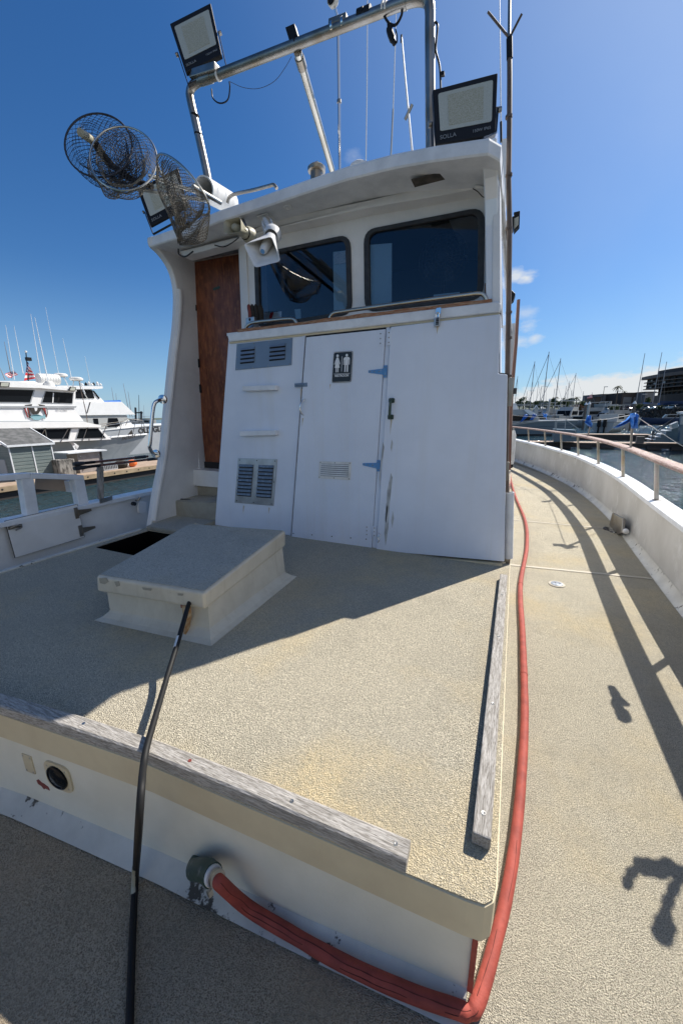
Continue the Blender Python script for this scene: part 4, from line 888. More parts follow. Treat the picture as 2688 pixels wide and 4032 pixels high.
# ---------------- horn speakers
def horn(name,label,quad,Dq,back,mm,bullet,bright='plastic',dback=.17,dr=.045):
    Q_=[at(x,y,D=Dq) for x,y in quad]; 
    nrm=(Q_[1]-Q_[0]).cross(Q_[3]-Q_[0]).normalized(); 
    c=sum(Q_,V((0,0,0)))/4
    bk=at(*back,D=Dq+dback); t=thing(name,label,'horn speaker',c)
    ax=(bk-c).normalized()
    def rr(k,o,r): return [c+(p-c)*k+ax*o for p in rrect(Q_,r,4)]
    L_=(bk-c).length
    outer=[rr(1.0,0,.02),rr(.97,.006,.02),rr(.80,L_*.28,.03),rr(.55,L_*.6,.05),rr(.36,L_*.9,.07)]
    inner=[rr(.97,0,.02),rr(.93,.004,.02),rr(.74,L_*.28,.03),rr(.48,L_*.6,.05),rr(.28,L_*.85,.07)]
    mb=MB(); mb.grid([l+[l[0]] for l in outer]); mb.grid([l+[l[0]] for l in inner]); mb.grid([outer[0]+[outer[0][0]],inner[0]+[inner[0][0]]],False); mb.add(outer[-1],[tuple(range(len(outer[-1])))]); mb.add(inner[-1],[tuple(range(len(inner[-1])))])
    part('horn_mouth',mb,mm,t)
    bu=at(*bullet,D=Dq+.02); bl=c+ax*L_*.8
    part('bullet',MB().tube([bl,bu.lerp(bl,.35),bu.lerp(bl,.08),bu],[.030,.025,.021,.014],16),mm,t)
    part('bullet_badge',MB().lathe(bu-ax*.001,-ax,[(0,.012),(.002,.011),(.0025,0)],16),'bluemetal' if bright=='plastic' else mm,t)
    part('driver',MB().lathe(bk-ax*.03,ax,[(0,dr*.7),(.02,dr*.85),(.05,dr*.9),(.06,dr*.8),(.065,0)],20),mm,t)
    return t,c,ax,bk
h1,c,ax,bk=horn('horn_speaker','white square horn loudspeaker with a blue badge hanging over the left window',[(958,960),(1070,930),(1106,1028),(1003,1055)],2.02,(1072,925),'plastic',(1034,990),dback=.15,dr=.055)
a=at(1040,860,z=4.235); a2=at(1044,905,D=(bk-CAM).dot(fw))
part('bracket_plate',MB().prism([at(1010,850,z=4.236),at(1052,838,z=4.236),at(1080,862,z=4.236),at(1035,874,z=4.236)],(0,0,-.006)),'paint',h1)
part('bracket',MB().tube([a,a.lerp(bk,.5),bk],.018,10),'plastic',h1)
part('bracket_arm',MB().bar(a.lerp(bk,.3)+V((-.035,0,0)),bk+V((-.035,0,-.02)),.008,.03),'plastic',h1); part('bracket_arm',MB().bar(a.lerp(bk,.3)+V((.035,0,0)),bk+V((.035,0,-.02)),.008,.03),'plastic',h1)
h2,c,ax,bk=horn('horn_speaker','small yellowed square horn loudspeaker under the visor beside the nets',[(880,868),(948,853),(950,912),(882,924)],2.12,(978,925),'yplastic',(918,893),bright='y',dback=.13,dr=.05)
part('bracket',MB().tube([at(955,868,z=4.245),bk],.014,8),'rubber',h2)

for (x,y,l,w,par) in ((1722,1282,34,5,ld),(1186,1530,40,3,rdoor),(1490,1870,30,4,dh),(1540,1652,60,3,ld),(960,1990,34,3,dh),(1060,1998,26,3,dh),(1300,1512,22,2,rdoor),(1192,1645,36,3,rdoor)):
    yp=YF-.0315 if par==ld else (YF-.0168 if par==rdoor else YF-.0006)
    part('rust_run',MB().prism(px([(x-w,y),(x+w,y+2),(x+w*.4-l*.06,y+l*.6),(x-l*.08,y+l),(x-w*.5-l*.05,y+l*.5)],Y=yp),(0,.0006,0)),'runstain',par)
# ================================================================== ROOF GEAR
RZT=4.30
YA=2.85
arch=thing('pipe_arch','galvanised steel pipe arch rising over the wheelhouse roof','pipe arch',at(820,712,Y=YA))
AL=px([(822,720),(808,650),(770,480),(752,400),(748,368),(758,340),(790,318),(850,298)],Y=YA)
AR=px([(1560,22),(1620,2),(1662,-2),(1686,12),(1692,50),(1692,120),(1693,400),(1694,590)],Y=YA)
part('pipe',MB().tube(smoothpath(AL,5)+smoothpath(AR,5),.0305,18),'galv',arch)
for a,b in (((792,317),(832,304)),((1585,13),(1600,8))): part('weld_sleeve',MB().tube([at(*a,Y=YA),at(*b,Y=YA)],.034,18),'galv',arch)
for x,y,w in ((1421,62,.0345),(1448,52,.0345)): part('tape_wrap',MB().tube([at(x-12,y+5,Y=YA),at(x+12,y-5,Y=YA)],w,16),'black',arch)
for x,y in ((1310,112),(1352,95)): part('band_clamp',MB().tube([at(x-4,y+2,Y=YA),at(x+4,y-2,Y=YA)],.036,16),'chrome',arch)
for x,y in ((1520,32),(1508,36),(860,296)): part('lashing',MB().tube([at(x-3,y+1,Y=YA),at(x+3,y-1,Y=YA)],.0345,16),'plastic',arch)
for x in (1166,857,845): 
    y=303-(x-790)*.385+10; part('tie',MB().tube([at(x-2,y+1,Y=YA),at(x+2,y-1,Y=YA)],.033,16),'black',arch)
for (x,y) in ((768,455),(782,530)): part('tie',MB().tube([at(x,y-3,Y=YA),at(x,y+3,Y=YA)],.033,16),'black',arch)
b0,b1=at(1172,205,Y=YA+.02),at(1306,668,Y=3.9)
part('brace',MB().tube([b0,b0.lerp(b1,.12),b1],.0285,16),'steel',arch); part('brace_collar',MB().tube([b0.lerp(b1,.03),b0.lerp(b1,.10)],.034,16),'galv',arch)
q=px([(1123,108),(1158,92),(1172,140),(1138,158)],Y=YA-.02); part('clip',MB().prism(q,(0,.03,0)),'black',arch)
def wire(pts,r,name,label,mm='black',Y=YA):
    P=px(pts,Y=Y); t=thing(name,label,'cable',P[0]); part('wire',MB().tube(smoothpath(P,6),r,7),mm,t); return t
wire([(833,350),(838,385),(860,405),(885,403),(900,385),(905,345),(903,322)],.005,'hanging_cable','thin black cable loop drooping under the left end of the pipe arch')
wire([(906,322),(960,345),(1020,348),(1080,320),(1120,270),(1148,222)],.0016,'slack_line','thin pale line sagging between the arch bar and its brace','netblue')
t=wire([(1490,25),(1510,60),(1530,90),(1550,100),(1565,90),(1580,60),(1582,40)],.0075,'cable_bundle','black taped cable bundle hanging from the arch bar with a long plug')
part('plug',MB().tube(smoothpath(px([(1530,92),(1533,120),(1543,150),(1553,172)],Y=YA),4),[.012]*3+[.02]*7+[.014]*3,8),'black',t); part('tail',MB().tube(smoothpath(px([(1556,115),(1562,140),(1562,165),(1553,174)],Y=YA),4),.004,6),'black',t)
t=wire([(1712,85),(1722,100),(1718,150),(1715,200),(1728,250),(1732,290),(1734,350)],.006,'hanging_cable','flat black cable running down beside the right leg of the pipe arch')
part('clip',MB().prism(px([(1735,280),(1748,278),(1748,292),(1735,295)],Y=YA),(0,.02,0)),'black',t)
# lamp on top of the arch
c=at(1312,8,Y=YA-.01); o=thing('mast_light','small round white lamp clamped on top of the arch bar','light',at(1320,75,Y=YA))
part('rim',MB().lathe(c+V((0,-.03,0)),(0.2,1,0.1),[(0,.033),(.005,.037),(.03,.037),(.05,.02),(.055,0)],20),'plastic',o); part('lens',MB().lathe(c+V((0,-.033,0)),(0.2,1,0.1),[(0,0),(.002,.026),(.006,.028)],16),'black',o)
part('stalk',MB().cyl(c+V((.01,.0,-.03)),at(1330,72,Y=YA),.008),'chrome',o); part('clamp_block',MB().bar(at(1296,92,Y=YA-.01),at(1365,66,Y=YA-.01),.03,.03),'galv',o,bevel=.003)
# floodlights
def flood(name,quad,Dd,label,depth=.05,tilt=None,brand=True,ypush=(0,0,0,0),small=False,bracket=True):
    Q_=[at(x,y,D=Dd+k) for (x,y),k in zip(quad,ypush)]
    c=sum(Q_,V((0,0,0)))/4; t=thing(name,label,'floodlight',c)
    xd=((Q_[1]-Q_[0])+(Q_[2]-Q_[3])).normalized(); zd=((Q_[0]-Q_[3])+(Q_[1]-Q_[2])).normalized(); n=xd.cross(zd).normalized()
    if n.dot(c-CAM)<0: n=-n
    part('housing',MB().prism(Q_,n*depth*.6),'black',t,bevel=.004)
    for k in range(7):
        a=Q_[3].lerp(Q_[2],.15+.1*k); b=Q_[0].lerp(Q_[1],.15+.1*k); part('cooling_fin',MB().bar(a.lerp(b,.12)+n*depth*.8,a.lerp(b,.88)+n*depth*.8,.006,depth*.6,n),'black',t)
    def P(u,v,o=-.0015): return Q_[0]*(1-u)*(1-v)+Q_[1]*u*(1-v)+Q_[2]*u*v+Q_[3]*(1-u)*v+n*o
    part('front_glass',MB().prism(rrect([P(.075,.10),P(.925,.10),P(.925,.78),P(.075,.78)],.012),n*.003),'lens',t)
    part('led_panel',MB().prism([P(.22,.17,-.003),P(.78,.17,-.003),P(.78,.71,-.003),P(.22,.71,-.003)],n*.003),'ledplate',t)
    W=(Q_[1]-Q_[0]).length
    if brand:
        text('brand_lettering','SOLLA',W*.085,P(.20,.895,-.002),xd,zd,'shadewhite',t,.0004); text('rating_lettering','150W IP65',W*.062,P(.76,.885,-.002),xd,zd,'shadewhite',t,.0004)
    if bracket:
        for s in (0,1):
            a=P(s,.55,depth*.4)+xd*(.012 if s else -.012); b=P(s,1.12,depth*.9)+xd*(.012 if s else -.012); part('yoke_arm',MB().bar(a,b,.006,.03,n),'black',t)
            part('knob',MB().cyl(a-xd*.004,a+xd*(.02 if s else -.02),.014,10),'galv',t)
        part('yoke_base',MB().bar(P(0,1.12,depth*.9)-xd*.012,P(1,1.12,depth*.9)+xd*.012,.03,.006),'black',t)
    return t,P,n,xd,zd
dA=(at(1820,560,Y=2.5)-CAM).dot(fw)
f1,P,n,xd,zd=flood('floodlight',[(1703,353),(1959,286),(1950,529),(1717,568)],dA,'black square floodlight standing on the right corner of the visor roof',bracket=True)
dB=(at(790,330,Y=YA)-CAM).dot(fw)-.03
f2,P,n,xd,zd=flood('floodlight',[(669,93),(829,11),(873,214),(731,284)],dB,'black square floodlight clamped on the left end of the pipe arch',ypush=(0,.0,-.02,-.02))
part('mounting_block',MB().bar(at(755,300,Y=YA-.02),at(855,268,Y=YA-.02),.06,.05),'galv',f2,bevel=.006)
part('logo_plate',MB().lathe(at(800,282,D=dB-.02),n,[(0,0),(.0,.022),(.004,.022)],16),'black',f2)
dC=(at(600,850,Y=3.2)-CAM).dot(fw)
f3,P,n,xd,zd=flood('floodlight',[(541,745),(700,660),(740,810),(593,890)],dC,'black square floodlight at the left edge of the roof, half hidden behind the nets')
# nets
def net(name,label,ctr,Dc,ra,rb,ang,tilt,bagdir,baglen,mm,pole,cell=26,rings=13,seed=1,swirl=.0,inner=True,amp=.16):
    """hoop: ellipse centre pixel, radii in pixels, tilt = how far its plane turns from the view; bagdir in world"""
    c=at(*ctr,D=Dc); k=Dc/F; ex=(rt*math.cos(ang)-up*math.sin(ang)); ey=(rt*math.sin(ang)+up*math.cos(ang)); ex-=fw*0
    Rr=ra*k; cosb=min(1,rb/ra); sinb=math.sqrt(1-cosb*cosb)*tilt
    rdir=ray(*ctr).normalized(); ey2=ey*cosb+rdir*sinb
    t=thing(name,label,'net',c)
    hoop=[c+ex*Rr*math.cos(a)+ey2*Rr*math.sin(a) for a in [2*math.pi*i/40 for i in range(41)]]
    part('hoop',MB().tube(hoop,.0065,8,caps=False),'steel' if mm=='net' else 'netblue',t)
    rnd=random.Random(seed); bd=V(bagdir).normalized(); NJ=cell*2; NI=rings
    for layer in ((0,),(1,)) if inner else ((0,),):
        ly=layer[0]; rows=[]
        for i in range(NI+1):
            s=i/NI; row=[]
            shrink=(1-s**2.2)*.98+.02 if not ly else (1-s**1.3)*.80+.02
            for j in range(NJ+1):
                a=2*math.pi*(j%NJ)/NJ+swirl*s; p=ex*Rr*math.cos(a)*shrink+ey2*Rr*math.sin(a)*shrink
                w=V((math.cos(a)*1.6,math.sin(a)*1.6,s*2.5+seed+ly*5)); dn=V((noise.noise(w),noise.noise(w+V((9,0,0))),noise.noise(w+V((0,9,0)))))
                fold=.07*math.sin(a*7+seed)*s*(1-s)*4
                row.append(c+p*(1+fold)+bd*baglen*(s*(1-.25*ly))+dn*(amp*Rr+amp*.6*baglen)*min(1,s*2.2)+V((0,0,-.04*s)))
            rows.append(row)
        # diamond mesh
        mb=MB(); vs=[p for r in rows for p in r]; w=NJ+1; fs=[]
        for i in range(0,NI-1):
            for j in range(NJ):
                if (i+j)%2==0 and i+2<=NI:
                    jm=(j-1)%NJ; jp=j+1
                    fs.append((i*w+j,(i+1)*w+jp,(i+2)*w+j,(i+1)*w+jm))
        mb.add(vs,fs); o=part('netting',mb,mm,t)
        mo=o.modifiers.new('strands','WIREFRAME'); mo.thickness=.0036 if mm=='net' else .0034; mo.use_replace=True; mo.use_even_offset=False
    if pole: part('pole',MB().tube(px([pole[0]],D=Dc+pole[2])+px([pole[1]],D=Dc+pole[3]),.014,10),'steel',t)
    return t,c
net('landing_net','large round black landing net sticking out farthest left of the roof',(389,570),2.75,133,125,.3,1,(.72,.2,-.62),.33,'netblue',((520,740),(880,800),.05,.3),cell=34,rings=24,seed=3,amp=.10)
net('landing_net','round landing net with crumpled olive mesh, the middle one of three',(487,622),2.70,134,125,.35,1,(-.5,.2,-.1),.26,'net',((585,690),(900,800),.0,.3),cell=40,rings=26,seed=8,amp=.13)
net('landing_net','narrow tilted landing net with a deep grey bag hanging over the visor',(719,728),2.35,151,47,.877,-1,(-.18,-.05,-.98),.27,'net',((760,735),(868,798),.0,.25),cell=46,rings=34,seed=5,inner=True,amp=.10)
c=at(318,522,D=2.6); o=thing('float_stub','round tan cork float inside the large black net','float',c); part('cork',MB().cyl(c,c+(at(420,590,D=2.9)-c).normalized()*.12,.026),'yplastic',o); part('sleeve',MB().tube(smoothpath([at(330,530,D=2.68),at(370,560,D=2.75),at(430,640,D=2.8),at(520,705,D=2.82),at(600,735,D=2.8)],4),[.028]*9+[.02]*8,10),'bag',o)
# white tube on the roof
a=at(803,742,D=2.75); b=at(905,800,D=3.1); o=thing('rod_tube','wide white plastic tube lying on the left of the roof','tube',a)
mb=MB(); ax=(b-a).normalized(); mb.lathe(a,ax,[(0,.068),(0,.078),((b-a).length,.078),((b-a).length,0)],28); mb.lathe(a,ax,[(0,.068),(.3,.068),(.3,0)],28); part('tube_shell',mb,'plastic',o)
# roof grab rail
o=thing('roof_rail','low bent stainless rail along the front edge of the roof','rail',at(990,760,Y=2.75)); part('bar',MB().tube(smoothpath(px([(895,800),(905,775),(935,762),(1000,748),(1060,732),(1078,728),(1090,742)],Y=2.75),5),.012,10),'galv',o)
# mushroom vent and dome
c=at(1247,690,Y=3.4); o=thing('mushroom_vent','weathered metal mushroom vent on the roof beside the brace','vent',c)
part('stem',MB().cyl(c+V((0,0,-.1)),c+V((0,0,.03)),.055,16),'galv',o); part('cap',MB().lathe(c+V((0,0,.02)),(0,0,1),[(0,.05),(.005,.075),(.03,.078),(.045,.06),(.05,.03),(.07,.02),(.07,0)],18),'galv',o)
c=at(1415,655,Y=3.6); o=thing('roof_dome','white antenna dome just showing over the roof edge','dome',c); part('shell',MB().lathe(c+V((0,0,-.1)),(0,0,1),[(0,.10),(.06,.10),(.10,.085),(.125,.05),(.135,0)],20),'plastic',o)
# whips
def whip(pts,Yp,r0,r1,label,mm='mastwhite',base=None,name='whip_antenna',cat='antenna'):
    P=px(pts,Y=Yp); t=thing(name,label,cat,P[0]); n_=len(P)
    part('rod',MB().tube(P,[r0+(r1-r0)*i/(n_-1) for i in range(n_)],8),mm,t); return t,P
t,P=whip([(1338,680),(1335,400),(1331,120),(1330,70)],3.4,.014,.012,'thick chrome tube mast rising behind the arch bar','chrome',name='tube_mast',cat='mast')
part('joint',MB().cyl(P[1]-V((0,0,.01)),P[1]+V((0,0,.01)),.018),'galv',t)
whip([(1440,650),(1444,350),(1446,-60)],3.9,.005,.004,'thin pale whip antenna right of the tube mast')
t,P=whip([(1537,640),(1547,430),(1556,150),(1562,-60)],4.3,.007,.003,'thin whip antenna passing behind the hanging cable bundle'); part('ferrule',MB().tube([P[0],P[1]],.009,8),'steel',t)
t,P=whip([(1624,620),(1608,450),(1594,300),(1580,138)],4.0,.010,.006,'leaning white whip antenna between the cable bundle and the arch leg'); part('mount',MB().tube([P[1]-V((.03,0,.03)),P[1]+V((.03,0,.06))],.014,8),'galv',t); part('tip',MB().cyl(P[-1],P[-1]-V((0,0,.05)),.008),'black',t)
t,P=whip([(1972,560),(1971,480),(1968,200),(1965,-60)],4.2,.007,.0025,'very thin whip antenna just left of the tall forked pole'); part('ferrule',MB().tube([P[0],P[1]],.010,8),'black',t)
# side gear on the right wall
xr=lambda z:oxr(z)
t,P=whip([(1993,1955),(1992,1750),(1996,1500),(2001,1200),(2005,900),(2001,700),(2004,500),(2005,300),(2004,150)],2.66,.0165,.0125,'tall dark bamboo pole with a forked tip standing in the white tube','bamboo',name='gaff_pole',cat='pole')
tip=P[-1]; part('upper_rod',MB().tube([tip-V((0,0,.02)),at(2006,-80,Y=2.66)],.008,8),'galv',t); part('sleeve',MB().cyl(at(2005,232,Y=2.66),tip,.0155),'black',t)
for a in ((1920,47),(2053,55)): part('fork_prong',MB().cyl(tip,at(*a,Y=2.64),.006,8),'bamboo',t)
for y_ in (460,690,900,1230,1330,1480): c=at(2002,y_,Y=2.66); part('node',MB().cyl(c-V((0,0,.006)),c+V((0,0,.006)),.0185,10),'bamboo',t)
t,P=whip([(2001,1850),(2012,1560),(2030,1350),(2040,1180)],3.1,.015,.011,'shorter dark wooden pole leaning beside the tall forked pole','copper',name='gaff_pole',cat='pole')
c=at(2021,1540,Y=3.08); part('tie',MB().tube([c-V((0,0,.02)),c+V((0,0,.02))],.021,8),'rubber',t)
a,b=at(2003,1938,Y=2.64),at(1999,2196,Y=2.64); o=thing('pole_tube','white plastic tube holding the bamboo pole at the deckhouse corner','tube',b)
mb=MB(); mb.lathe(b,(a-b).normalized(),[(0,.0),(0,.031),((a-b).length,.031),((a-b).length,.026),((a-b).length-.1,.026)],20); part('tube_shell',mb,'cap',o)
c=at(2000,2260,Y=2.64); part('pole_foot',MB().cyl(b,V((b.x,b.y,DZ+.28)),.015),'bamboo',o)
for (x,y,w,hh) in ((1997,1545,.03,.085),(1988,2168,.028,.085),(1988,1855,.02,.06)):
    c=at(x,y,Y=2.63); mb=MB(); mb.box(c.x-w,c.x+w,c.y-.01,c.y+.004,c.z-hh,c.z+hh); o=tag(part('strap_hinge',mb,'galv',None,bevel=.003,loc=c),{1545:'upper galvanised strap hinge clamping the bamboo pole',2168:'lower galvanised strap hinge beside the white tube',1855:'middle small strap hinge at the deckhouse corner'}[y],'hinge')
# lamp and speaker on the right side wall
c=at(2030,880,Y=3.5); o=thing('side_floodlight','small black floodlight bracketed on the right side wall','floodlight',c)
q=px([(2021,835),(2046,829),(2044,885),(2021,910)],Y=3.5); part('housing',MB().prism(q,(0,.07,0)),'black',o,bevel=.004)
q=px([(2023,860),(2040,852),(2039,884),(2023,902)],Y=3.496); part('front_glass',MB().prism(q,(0,.004,0)),'lens',o)
q=px([(1990,870),(2022,850),(2020,905),(1992,940)],Y=3.46); part('mounting_arm',MB().prism(q,(0,.04,0)),'black',o)
c=at(2012,1160,Y=3.6); o=thing('side_speaker','black box speaker under the side floodlight','speaker',c); q=px([(1995,1125),(2028,1155),(2020,1180),(1996,1200)],Y=3.6); part('box',MB().prism(q,(0,.09,0)),'black',o,bevel=.005)
q=px([(1972,548),(2003,542),(2000,590),(1992,800),(1986,870),(1980,700)],Y=4.6); o=tag(part('side_board',MB().prism(q,(0,.03,0)),'paint',None,loc=q[0]),'pale tapering board standing behind the visor corner','board')
# far fender on side deck
c=at(2004,1790,Y=5.2); o=thing('deck_fender','long white fender with a black end hanging on the deckhouse side','fender',c)
part('body',MB().tube([c+V((.02,0,.30)),c+V((.025,0,.24)),c+V((.03,0,-.08)),c+V((.03,0,-.12))],[.015,.03,.034,.03],14),'plastic',o); part('end_cap',MB().tube([c+V((.03,0,-.12)),c+V((.03,0,-.17))],[.03,.02],14),'black',o)
# sticks with blue cloth and the line between them on the rail
def stick(base,topp,Yp,label,cloth):
    b=V((rx(Yp)-.005,Yp,rl(Yp)+.015)); t_=at(*topp,Y=Yp); st=thing('rail_stick',label,'stick',b)
    t2=V((b.x+.0,b.y,t_.z)); t2=V((t_.x,t_.y,t_.z)); part('stick',MB().bar(b,t2,.028,.02),'greywood_z',st,bevel=.003)
    return b,t2
def yfor(pxx):  # y on the rail seen at a pixel column
    best=min(_rc,key=lambda p:abs(((V((p.x-.005,p.y,rl(p.y)))-CAM).dot(rt)/max(.1,(V((p.x,p.y,2.4))-CAM).dot(fw)))*F+CX-pxx) if p.y>1 else 1e9)
    return best.y
Y1=yfor(2484); Y2=yfor(2312)
b1,t1=stick(None,(2491,1632),Y1,'wooden stick tied upright on the nearer stretch of the teak rail',None)
b2,t2=stick(None,(2328,1655),Y2,'short wooden stick tied upright on the farther stretch of the teak rail',None)
k1=(t1-CAM).dot(fw)/F; k2=(t2-CAM).dot(fw)/F
def cloth(pts,dist,label,seed,th=.01):
    P=[at(x,y,D=dist) for x,y in pts]; n=len(P)//2; Lh=P[:n]; Rh=P[n:][::-1]; rows=[]
    for i in range(n):
        row=[]
        for j in range(7):
            u=j/6; p=Lh[i].lerp(Rh[i],u); row.append(p+fw*(.035*math.sin(u*9+seed+i*.9)+.03*noise.noise(V((u*3,i*.7,seed)))))
        rows.append(row)
    o=part('cloth_strip',MB().grid(rows),'tarp',None,loc=P[0]); s=o.modifiers.new('thickness','SOLIDIFY'); s.thickness=th*.3; return tag(o,label,'cloth')
d1=(t1-CAM).dot(fw)-.03; d2=(t2-CAM).dot(fw)-.03
cloth([(2486,1626),(2484,1645),(2482,1668),(2478,1684), (2505,1688),(2506,1660),(2504,1640),(2500,1630)],d1,'blue cloth tied round the nearer wooden stick on the rail',1)
cloth([(2484,1634),(2458,1655),(2430,1672),(2416,1679), (2428,1686),(2450,1676),(2478,1658),(2490,1646)],d1+.05,'long blue cloth tail blowing left from the nearer wooden stick',2)
cloth([(2312,1636),(2302,1655),(2294,1664),(2318,1676),(2326,1682), (2330,1676),(2329,1665),(2328,1655),(2325,1645),(2322,1637)],d2,'blue cloth tied on the farther stick above the rail',3)
for a,b,lab in ((t1,at(2760,1800,Y=8.5),'thin white line running down from the stick to the near rail'),(t1,t2,'thin white line between the two rail sticks'),(t2,at(2012,1634,Y=11.5),'thin white line from the farther stick towards the deckhouse')):
    o=thing('white_line',lab,'line',a); part('cord',MB().tube([a,a.lerp(b,.5)+V((0,0,-.015)),b],.004,6),'plastic',o)
# ================================================================== WATER, SHORE, SKYLINE
mb=MB(); mb.add([(-2500,-600,0),(2500,-600,0),(2500,4000,0),(-2500,4000,0)],[(0,1,2,3)])
def water():
    m=bpy.data.materials.new('harbour_water'); m.use_nodes=True; nt=m.node_tree; N=nt.nodes; L=nt.links; p=N['Principled BSDF']
    p.inputs['Base Color'].default_value=(.014,.042,.055,1); p.inputs['Roughness'].default_value=.07; p.inputs['IOR'].default_value=1.33; p.inputs['Specular IOR Level'].default_value=.5
    tc=N.new('ShaderNodeTexCoord'); mp=N.new('ShaderNodeMapping'); mp.inputs['Scale'].default_value=(1,1.5,1); L.new(tc.outputs['Object'],mp.inputs[0])
    prev=None
    for s,st,d in ((.33,.6,.5),(.9,.7,.3),(3.6,.8,.14),(11,.7,.04)):
        n=N.new('ShaderNodeTexNoise'); n.inputs['Scale'].default_value=s; n.inputs['Detail'].default_value=4; L.new(mp.outputs[0],n.inputs[0])
        b=N.new('ShaderNodeBump'); b.inputs['Strength'].default_value=st; b.inputs['Distance'].default_value=d; L.new(n.outputs['Fac'],b.inputs['Height'])
        if prev: L.new(prev.outputs[0],b.inputs['Normal'])
        prev=b
    L.new(prev.outputs[0],p.inputs['Normal']); return m
o=struct('water',mb,water())
# ---- left dock
dk=thing('floating_dock','sunlit timber floating dock with round holes along its side, left of the boat','dock',(-18.5,10,0))
part('deck_boards',MB().box(-20.3,-17.0,2,60,.42,.50),'dockwood',dk)
part('side_beam',MB().box(-17.0,-16.94,2,60,.30,.49),'dockside',dk); part('float_side',MB().box(-20.2,-17.05,2,60,-.2,.30),'dockside2',dk)
for i in range(40):
    y=7.0+i*.62; part('bolt_hole',MB().lathe((-16.938,y,.40),(1,0,0),[(0,.035),(.006,.03),(.006,0)],10),'gap',dk)
# shed
XS=-17.9
sf=[at(33,1757,X=XS),at(200,1748,X=XS),at(221,1872,X=XS),at(60,1903,X=XS)]
y0,y1=sf[0].y,sf[1].y; zt=(sf[0].z+sf[1].z)/2
sh=thing('slatted_shed','grey green slatted dock shed with white corner trim and a dark lean-to roof','shed',(XS,y0,.5))
part('wall',MB().box(XS-1.4,XS,y0,y1+.02,.5,zt),'shed',sh)
for y in (y0,y0+(y1-y0)*.52,y1): part('corner_trim',MB().box(XS,XS+.03,y-.02,y+.02,.5,zt),'cap',sh)
for k in range(9): part('slat',MB().box(XS+.002,XS+.014,y0+.02,y1-.02,.55+k*(zt-.6)/9,.55+(k+.85)*(zt-.6)/9),'shed',sh)
part('roof',MB().prism([(XS+.10,y0-.08,zt),(XS+.10,y1+.08,zt),(XS-1.5,y1+.1,zt+.62),(XS-1.5,y0-.1,zt+.62)],(0,0,.04)),'shedroof',sh)
part('eaves_trim',MB().box(XS+.10,XS+.13,y0-.1,y1+.1,zt-.03,zt+.05),'cap',sh); part('verge_trim',MB().bar((XS+.1,y0-.1,zt+.02),(XS-1.5,y0-.1,zt+.64),.04,.08),'cap',sh); part('verge_trim',MB().bar((XS+.1,y1+.1,zt+.02),(XS-1.5,y1+.1,zt+.64),.04,.08),'cap',sh)
part('side_panel',MB().box(XS-1.1,XS-.45,y0-.03,y0-.002,.55,1.35),'hullgrey',sh)
# electrical cabinet
XC=-17.7
q=[at(303,1785,X=XC),at(398,1778,X=XC),at(400,1855,X=XC),at(300,1866,X=XC)]; y0,y1=q[0].y,q[1].y; zt=(q[0].z+q[1].z)/2
eb=thing('dock_cabinet','taupe utility cabinet with a white slab lid on the floating dock','cabinet',(XC,y0,.5))
part('body',MB().box(XC-.8,XC,y0,y1,.5,zt),'cabinet',eb,bevel=.01); part('lid',MB().box(XC-1.1,XC+.15,y0-.45,y1+.2,zt+.02,zt+.07),'cap',eb)
for u,v in ((.1,.85),(.85,.85),(.15,.2),(.9,.2)): part('latch',MB().cyl((XC,y0+(y1-y0)*u,.5+(zt-.5)*v),(XC+.04,y0+(y1-y0)*u,.5+(zt-.5)*v),.03,10),'steel',eb)
part('corner_post',MB().box(XC+.001,XC+.05,y1-.06,y1,.5,zt),'rubber',eb)
c=at(273,1868,X=-17.4); o=thing('dock_pile','mottled black and white square dock pile end beside the cabinet','pile',(c.x,c.y,0)); zz=at(273,1808,X=-17.4).z
part('pile',MB().box(c.x-.5,c.x,c.y-.33,c.y+.33,0,zz),'concrete',o,bevel=.03)
c=at(439,1850,X=-17.4); o=thing('plastic_crate','grey plastic crate on the dock behind the brown poles','crate',(c.x,c.y,.5)); part('shell',MB().box(c.x-.4,c.x,c.y-.35,c.y+.35,.5,.78),'hullgrey',o,bevel=.01)
for k in range(8): part('slot',MB().box(c.x,c.x+.006,c.y-.3+k*.08,c.y-.26+k*.08,.56,.72),'gap',o)
c=at(495,1840,X=-17.6); o=thing('gear_pile','heap of black bags with an orange float on the dock','gear',(c.x,c.y,.5))
part('bag',MB().sphere((c.x,c.y-.2,.68),.26,12,(1,1.5,.8)),'bag',o); part('float',MB().sphere((c.x+.05,c.y+.35,.68),.2,12,(1,1.3,.9)),'orange',o); part('float',MB().sphere((c.x+.1,c.y+.0,.66),.11),'plastic',o)
# ---- sport boat moored beyond the dock
XP=-21.3
def pp(l,X=XP): return px(l,X=X)
pat=thing('moored_sportfisher','big white sportfishing boat with an eagle emblem moored beyond the floating dock','boat',(-23.2,10,0))
bow=at(578,1717,X=-23.2); 
def hull3(yb,ys,xc,hb,zb,zs,keelb=1.2,n=14,rake=1.9,flare=.72):
    rowsL=[];rowsR=[]
    for i in range(n+1):
        s=i/n; y=yb+(ys-yb)*s; f=min(1,(s*2.6))**.62 ; b=hb*f; zt_=zb+(zs-zb)*min(1,s*1.6)
        for rows,sg in ((rowsL,1),(rowsR,-1)):
            rk=rake*(1-min(1,s*2.2)); sy=(1 if ys>yb else -1)
            rows.append([V((xc+sg*b,y,zt_)),V((xc+sg*b*(flare+.28*min(1,s*2)) ,y+sy*rk*.35,zt_*.62)),V((xc+sg*b*(.35+.5*min(1,s*2)),y+sy*rk*.75,zt_*.22)),V((xc+sg*b*(.2+.6*min(1,s*2)),y+sy*rk,-.3))])
    return rowsL,rowsR
Lr,Rr_=hull3(bow.y,-14,-23.2,2.05,1.80,1.62,rake=2.3)
